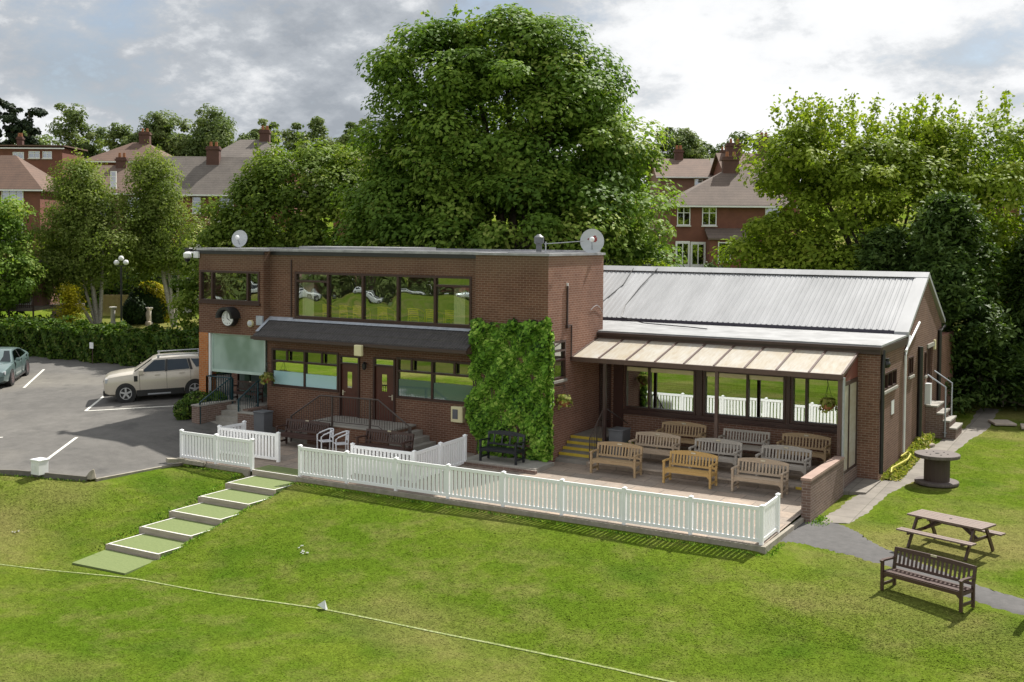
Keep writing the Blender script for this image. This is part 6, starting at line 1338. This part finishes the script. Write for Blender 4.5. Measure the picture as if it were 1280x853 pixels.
house('house with a lower brown tiled roof between the two birch trees', (-62.7, 33.0), 4.8, 5.9, 7, 10.9, 13.3, 'gable', 'house_brown', 'tile_brown', [(2.2, 2.7, 11.2, 12.6, 1), (3.6, 4.9, 8.6, 10.4, 2), (1.0, 2.2, 8.6, 10.4, 2)], [(2.0, 3.4, .9, .6, 14.0)])
house('house with a long grey brown roof and dark chimney right of the birches', (-57.5, 36.1), 4.8, 7.8, 7, 10.9, 14.15, 'gable', 'house_red', 'tile_grey', [(3.1, 3.8, 9.1, 10.5, 1), (5.4, 6.6, 9.1, 10.5, 2)], [(4.1, 3.0, 1.1, .7, 15.0)])
house('house with a grey hipped roof mostly hidden behind the blossoming tree', (-58.2, 41.0), 7.5, 9.0, 8, 13.4, 16.1, 'hip', 'house_red', 'tile_grey', [(1.5, 2.8, 11.4, 12.9, 2)], [(5.5, 4, .9, .6, 17.0)], ridge=(3.2, 5.6))
house('house with a pinkish roof showing through gaps left of the large sycamore', (-38.0, 35.8), 5.0, 7.5, 8, 12.4, 14.6, 'hip', 'house_red', 'tile_red', [(1.5, 2.8, 10.0, 11.6, 2), (4.5, 5.8, 10.0, 11.6, 2)], [(3.6, 4, .9, .6, 15.6)])
sm = house('red brick house with purple brown hipped roof and white windows beside the sycamore', (-15.8, 48.7), 4.6, 9.2, 8, 9.95, 12.96, 'hip', 'house_red', 'tile_purple', [(.5, 1.5, 8.25, 9.65, 2), (2.4, 3.5, 8.25, 9.65, 2), (7.2, 8.3, 8.25, 9.65, 2)], [(5.2, 3.6, 1.25, .7, 13.75)], ridge=(5.3, 6.6), doors=[(.4, 1.5, 5.0, 7.05), (1.55, 2.7, 5.0, 7.0)])
q = MB(); q.box(2.75, 6.2, -1.6, -.01, 3.4, 7.15); q.build('rear_extension', M['house_red'], sm); q = MB(); q.hexa([(2.6, -1.75, 7.16), (6.4, -1.75, 7.16), (6.4, -.01, 7.9), (2.6, -.01, 7.9), (2.6, -1.75, 7.28), (6.4, -1.75, 7.28), (6.4, -.01, 8.05), (2.6, -.01, 8.05)]); q.build('lean_to_roof', M['tile_purple'], sm)
q = MB(); q.box(3.35, 4.3, -1.66, -1.605, 5.5, 7.0); w = q.build('window', M['upvc'], sm); q = MB(); q.box(3.43, 4.22, -1.675, -1.661, 5.58, 6.92); q.build('pane', M['glass_dark'], w)
house('brown brick house with a plain brown gabled roof beyond the red brick house', (-24.4, 66.9), 8.5, 4.9, 7, 13.2, 15.0, 'gable', 'house_brown', 'tile_brown', [(3.3, 4.1, 12.2, 12.9, 1)], [(2.3, 3.5, .8, .6, 15.9)])
house('distant house with a pale roof and small red chimney on the skyline', (-29.8, 92.9), 11.5, 6.5, 7, 15.2, 16.9, 'gable', 'house_white', 'felt_roof' if 0 else 'tile_grey', [], [(3.0, 3.5, .9, .6, 17.9)])
house('distant brick house with a tall double chimney on the skyline', (-16.8, 64.0), 8.5, 6.5, 7, 13.2, 15.1, 'gable', 'house_red', 'tile_red', [], [(1.3, 3.4, 1.4, .8, 16.0), (4.0, 3.4, .9, .7, 16.6)])
house('house with a red brown roof cut off by the right edge above the maple', (7.4, 50.6), 4.5, 8, 7, 10.2, 12.0, 'hip', 'house_red', 'tile_red', [(1, 2.2, 8.4, 9.8, 2)], [], ridge=(2.2, 5.6))
for i, (x, y, lb) in enumerate(((-62, -99, 'brick house across the cricket field, right one of the three reflected in the glass'), (-80, -92, 'brick house across the cricket field, middle one of the three reflected in the glass'), (-98, -82, 'brick house across the cricket field, left one of the three reflected in the glass'))):
    house(lb, (x, y), -.6, 11, 8, 4.4, 7.2, 'hip', 'house_brown' if i == 1 else 'house_red', 'tile_brown', [(1, 3, 2.4, 3.9, 2), (7, 9, 2.4, 3.9, 2), (1, 3, -.4, 1.2, 2), (7, 9, -.4, 1.2, 2)], [(4, 4, 1, .6, 8.2)], yaw=R(180 - 28), group='houses across the field')

M['white_paint'] = car_paint('silver_car_paint', (.42, .44, .46), .2)
wc = make_car('parked_car', 'silver saloon car parked across the field, seen only as a reflection', 'white_paint', S2, cab2, sw2, (1.42, -1.43), .34, tr2, dt2)
for i in range(7):
    c = wc if i == 0 else dup(wc, (0, 0, 0), 0, 'silver saloon car parked across the field, seen only as a reflection')
    x = -98 + 6.2 * i; c.location = (x, -56 - 3.4 * (x + 150) / 7 + 9 + (i % 2), -1.08); c.rotation_euler = (0, 0, R(-24 + (i % 3) * 4)); c['group'] = 'silver cars across the field'
# ------------------------------------------------------------------ far trees
FT = 'trees on the skyline'
def ft(label, x, y, zt, w, seed, n=90, name='far_tree', m='leaf_far', hgt=None, per=60):
    zb = H(x, y); h = zt - zb; r = w / 2; rr_ = random.Random(seed); lobes = [(x, y, zt - h * .34, r * .7, r * .7, h * .33)]
    for k in range(7):
        a = rr_.uniform(0, 6.28); q = r * rr_.uniform(.35, .7); zz = rr_.uniform(.25, .8); lobes.append((x + q * math.cos(a), y + q * math.sin(a), zb + h * zz, r * rr_.uniform(.4, .6), r * rr_.uniform(.4, .6), h * rr_.uniform(.14, .2)))
    return make_tree(name, label, 'tree', (x, y, zb), lobes, int(n * 1.2), 130, .16, r * .3, M[m], seed, .25, 'bark', FT, inner=.45)
ft('tall rounded tree right of the pines on the far left skyline', -93.0, 56.2, 22.3, 5.5, 101)
ft('lower rounded tree between the tall ones above the red hipped roof', -88.2, 59.0, 20.4, 5.5, 102)
ft('broad dark tree directly behind the chimney of the red hipped roof', -84.6, 61.0, 21.9, 6.5, 103, 110)
ft('broad tree with a ragged top right of the red hipped roof', -79.6, 63.8, 22.0, 6.5, 104, 110)
ft('small low tree beside the ragged one above the grey brown roof', -74.9, 66.0, 19.2, 5.0, 105)
ft('single rounded tree standing above the grey hipped roof', -74.0, 67.6, 21.6, 4.2, 106, 70)
ft('airy tree with a dark open top left of the large sycamore', -56.3, 54.4, 20.2, 5.0, 107, 60)
ft('loose green tree touching the left side of the large sycamore', -52.4, 56.8, 18.9, 5.0, 108, 80)
ft('dark rounded tree on the skyline right of the sycamore', -32.7, 91.3, 20.6, 6.0, 109, 100)
ft('smaller dark tree partly behind the right side of the sycamore', -37.0, 89.0, 19.8, 5.5, 110, 80)
for i, (x, y, lb) in enumerate(((-110.2, 57.6, 'leftmost tall pine with a bare trunk at the left edge'), (-108.4, 58.9, 'middle tall pine with flat dark clumps at the far left'), (-106.6, 60.0, 'right hand pine with a leaning top at the far left'))):
    zb = H(x, y); rng_ = random.Random(i); zt = 24.0 - i * .6
    lobes = [(x + rng_.uniform(-.7, .7), y + rng_.uniform(-.5, .5), zt - .5 - k * 1.2, 1.3, 1.2, .55) for k in range(5)]
    make_tree('pine_tree', lb, 'tree', (x, y, zb), lobes, 34, 60, .24, .55, M['leaf_pine'], 120 + i, limbs=[([(x, y, zb - .3), (x + .1, y, (zb + zt) / 2), (x, y, zt)], [.3, .22, .08])], group='pines on the skyline', inner=.2)
# a wooded band across the far side of the field, one mass
rng = np.random.default_rng(140); lobes = [(-150 + 7.0 * k + rng.uniform(-2, 2), -56 - 3.4 * k + rng.uniform(-4, 4), .8 + rng.uniform(0, 1.5), 5.0, 4, 3.2 + rng.uniform(0, 3)) for k in range(24)]
c, nr, s, ti = crown_leaves(lobes, 1100, 110, .24, 1.6, rng); wd = leaf_mesh('woodland_band', M['leaf_far'], c, nr, s, rng, tint=ti); tag(wd, 'band of woodland along the far side of the cricket field', 'woodland', kind='stuff')
rng = np.random.default_rng(141); lobes = [(-100 + 8 * k + rng.uniform(-2, 2), 74 + 3.6 * k + rng.uniform(-3, 3), H(-100 + 8 * k, 74 + 3.6 * k) + 2.5, 5.5, 4, 3.4 + rng.uniform(0, 1)) for k in range(-9, 20)]
c, nr, s, ti = crown_leaves(lobes, 900, 60, .3, 1.5, rng); wd = leaf_mesh('hillside_wood', M['leaf_far'], c, nr, s, rng, tint=ti); tag(wd, 'low wooded band on the hill behind the houses', 'woodland', kind='stuff')
# undergrowth below the trees behind the clubhouse
rng = np.random.default_rng(142); n = 9000; k = rng.integers(0, 4, n); x = np.empty(n); y = np.empty(n)
seg = [((-28, 12), (-3, 20)), ((-2, 17), (14, 24)), ((-58, 9.4), (-17, 10.2)), ((-50, 22), (-30, 30))]
for i, ((xa, ya), (xb_, yb_)) in enumerate(seg):
    m_ = k == i; f = rng.random(m_.sum()); x[m_] = xa + (xb_ - xa) * f + rng.normal(size=m_.sum()) * 1.0; y[m_] = ya + (yb_ - ya) * f + rng.normal(size=m_.sum()) * .9
hz = np.array([H(a, b_) for a, b_ in zip(x, y)]); u_ = leaf_mesh('undergrowth', M['leaf_hedge'], np.stack([x, y, hz + .9 * rng.random(n) ** 1.4], 1), rng.normal(size=(n, 3)) + [0, -.3, .6], .1 + .09 * rng.random(n), rng); u_['kind'] = 'stuff'

rng = np.random.default_rng(143); n = 16000; x = -58 + 42 * rng.random(n); y = 9.3 + 1.6 * rng.random(n); ok = ~((x > -29.5) & (x < -25.5)); x, y = x[ok], y[ok]; n = len(x)
x[:5200] = -57 + 17.5 * rng.random(5200); y[:5200] = 11.2 + 2.2 * rng.random(5200)
u_ = leaf_mesh('undergrowth', M['leaf_hedge'], np.stack([x, y, .9 + (1.15 + .35 * np.sin(x * 1.7) + .25 * np.sin(x * 4.3)) * rng.random(n) ** .6], 1), rng.normal(size=(n, 3)) + [0, -.3, .6], .09 + .08 * rng.random(n), rng); u_['kind'] = 'stuff'
# ------------------------------------------------------------------ sky, sun, camera
TO_SUN = Vector((.14, .80, 1.0)).normalized(); EL = math.asin(TO_SUN.z); AZ = math.atan2(TO_SUN.x, TO_SUN.y)
w = bpy.data.worlds.new('World'); sc.world = w; w.use_nodes = True; nt = w.node_tree; nt.nodes.clear()
out = nt.nodes.new('ShaderNodeOutputWorld'); sky = nt.nodes.new('ShaderNodeTexSky'); sky.sky_type = 'NISHITA'; sky.sun_disc = False; sky.sun_elevation = EL; sky.sun_rotation = AZ
bg = nt.nodes.new('ShaderNodeBackground'); bg.inputs['Strength'].default_value = .11; L(nt, sky.outputs[0], bg.inputs['Color'])
tc = nt.nodes.new('ShaderNodeTexCoord').outputs['Generated']; sp = nt.nodes.new('ShaderNodeSeparateXYZ'); L(nt, tc, sp.inputs[0])
dz = math_(nt, 'ADD', math_(nt, 'MAXIMUM', sp.outputs[2], 0.0), .42)
cb = nt.nodes.new('ShaderNodeCombineXYZ'); L(nt, math_(nt, 'DIVIDE', sp.outputs[0], dz), cb.inputs[0]); L(nt, math_(nt, 'DIVIDE', sp.outputs[1], dz), cb.inputs[1]); cb.inputs[2].default_value = SKY_SEED
n0 = noise(nt, cb.outputs[0], 1.0, 3, .5); n1 = noise(nt, cb.outputs[0], 2.6, 12, .62); n2 = noise(nt, cb.outputs[0], 9.0, 10, .65)
v = math_(nt, 'ADD', math_(nt, 'ADD', math_(nt, 'MULTIPLY', n0, .6), math_(nt, 'MULTIPLY', n1, .5)), math_(nt, 'MULTIPLY', math_(nt, 'SUBTRACT', n2, .5), .28))
cc = ramp(nt, v, [(.43, (.225, .245, .272)), (.49, (.31, .33, .355)), (.53, (.45, .464, .48)), (.57, (.575, .582, .59)), (.64, (.635, .638, .642))])
cl_ = nt.nodes.new('ShaderNodeBackground'); L(nt, cc, cl_.inputs['Color']); cl_.inputs['Strength'].default_value = 1.12
cov = ramp(nt, math_(nt, 'ADD', math_(nt, 'MULTIPLY', n1, .6), math_(nt, 'MULTIPLY', n2, .4)), [(.34, .55), (.48, 1.0)])
ms = nt.nodes.new('ShaderNodeMixShader'); L(nt, cov, ms.inputs[0]); L(nt, bg.outputs[0], ms.inputs[1]); L(nt, cl_.outputs[0], ms.inputs[2]); L(nt, ms.outputs[0], out.inputs['Surface'])
sun = bpy.data.lights.new('sun', 'SUN'); sun.energy = 5.0; sun.angle = R(1.0); sun.color = (1, .955, .88); so = bpy.data.objects.new('sun', sun); col.objects.link(so); so.rotation_euler = TO_SUN.to_track_quat('Z', 'Y').to_euler(); so.location = (0, 60, 70)
f_, pitch, yaw, roll = 1396.962, CAM_PITCH, CAM_YAW, CAM_ROLL
cp, sp_ = math.cos(pitch), math.sin(pitch); fw = Vector((math.sin(yaw) * cp, math.cos(yaw) * cp, sp_)); r = Vector((math.cos(yaw), -math.sin(yaw), 0)); u = r.cross(fw)
r2 = r * math.cos(roll) + u * math.sin(roll); u2 = u * math.cos(roll) - r * math.sin(roll)
cam = bpy.data.cameras.new('camera'); cam.sensor_width = 36; cam.lens = f_ / 1280 * 36; cam.shift_y = CAM_SY / 1280; cam.clip_start = .5; cam.clip_end = 6000
co = bpy.data.objects.new('camera', cam); col.objects.link(co); co.matrix_world = Matrix(((r2.x, u2.x, -fw.x, CAM_P[0]), (r2.y, u2.y, -fw.y, CAM_P[1]), (r2.z, u2.z, -fw.z, CAM_P[2]), (0, 0, 0, 1)))
sc.camera = co
sc.view_settings.view_transform = 'Standard'; sc.view_settings.look = 'None'; sc.view_settings.exposure = .58; sc.view_settings.gamma = 1; sc.view_settings.use_curve_mapping = False
sc.render.film_transparent = False; sc.cycles.max_bounces = 8; sc.cycles.transparent_max_bounces = 12; sc.cycles.caustics_reflective = False; sc.cycles.caustics_refractive = False
sc.cycles.use_denoising = True
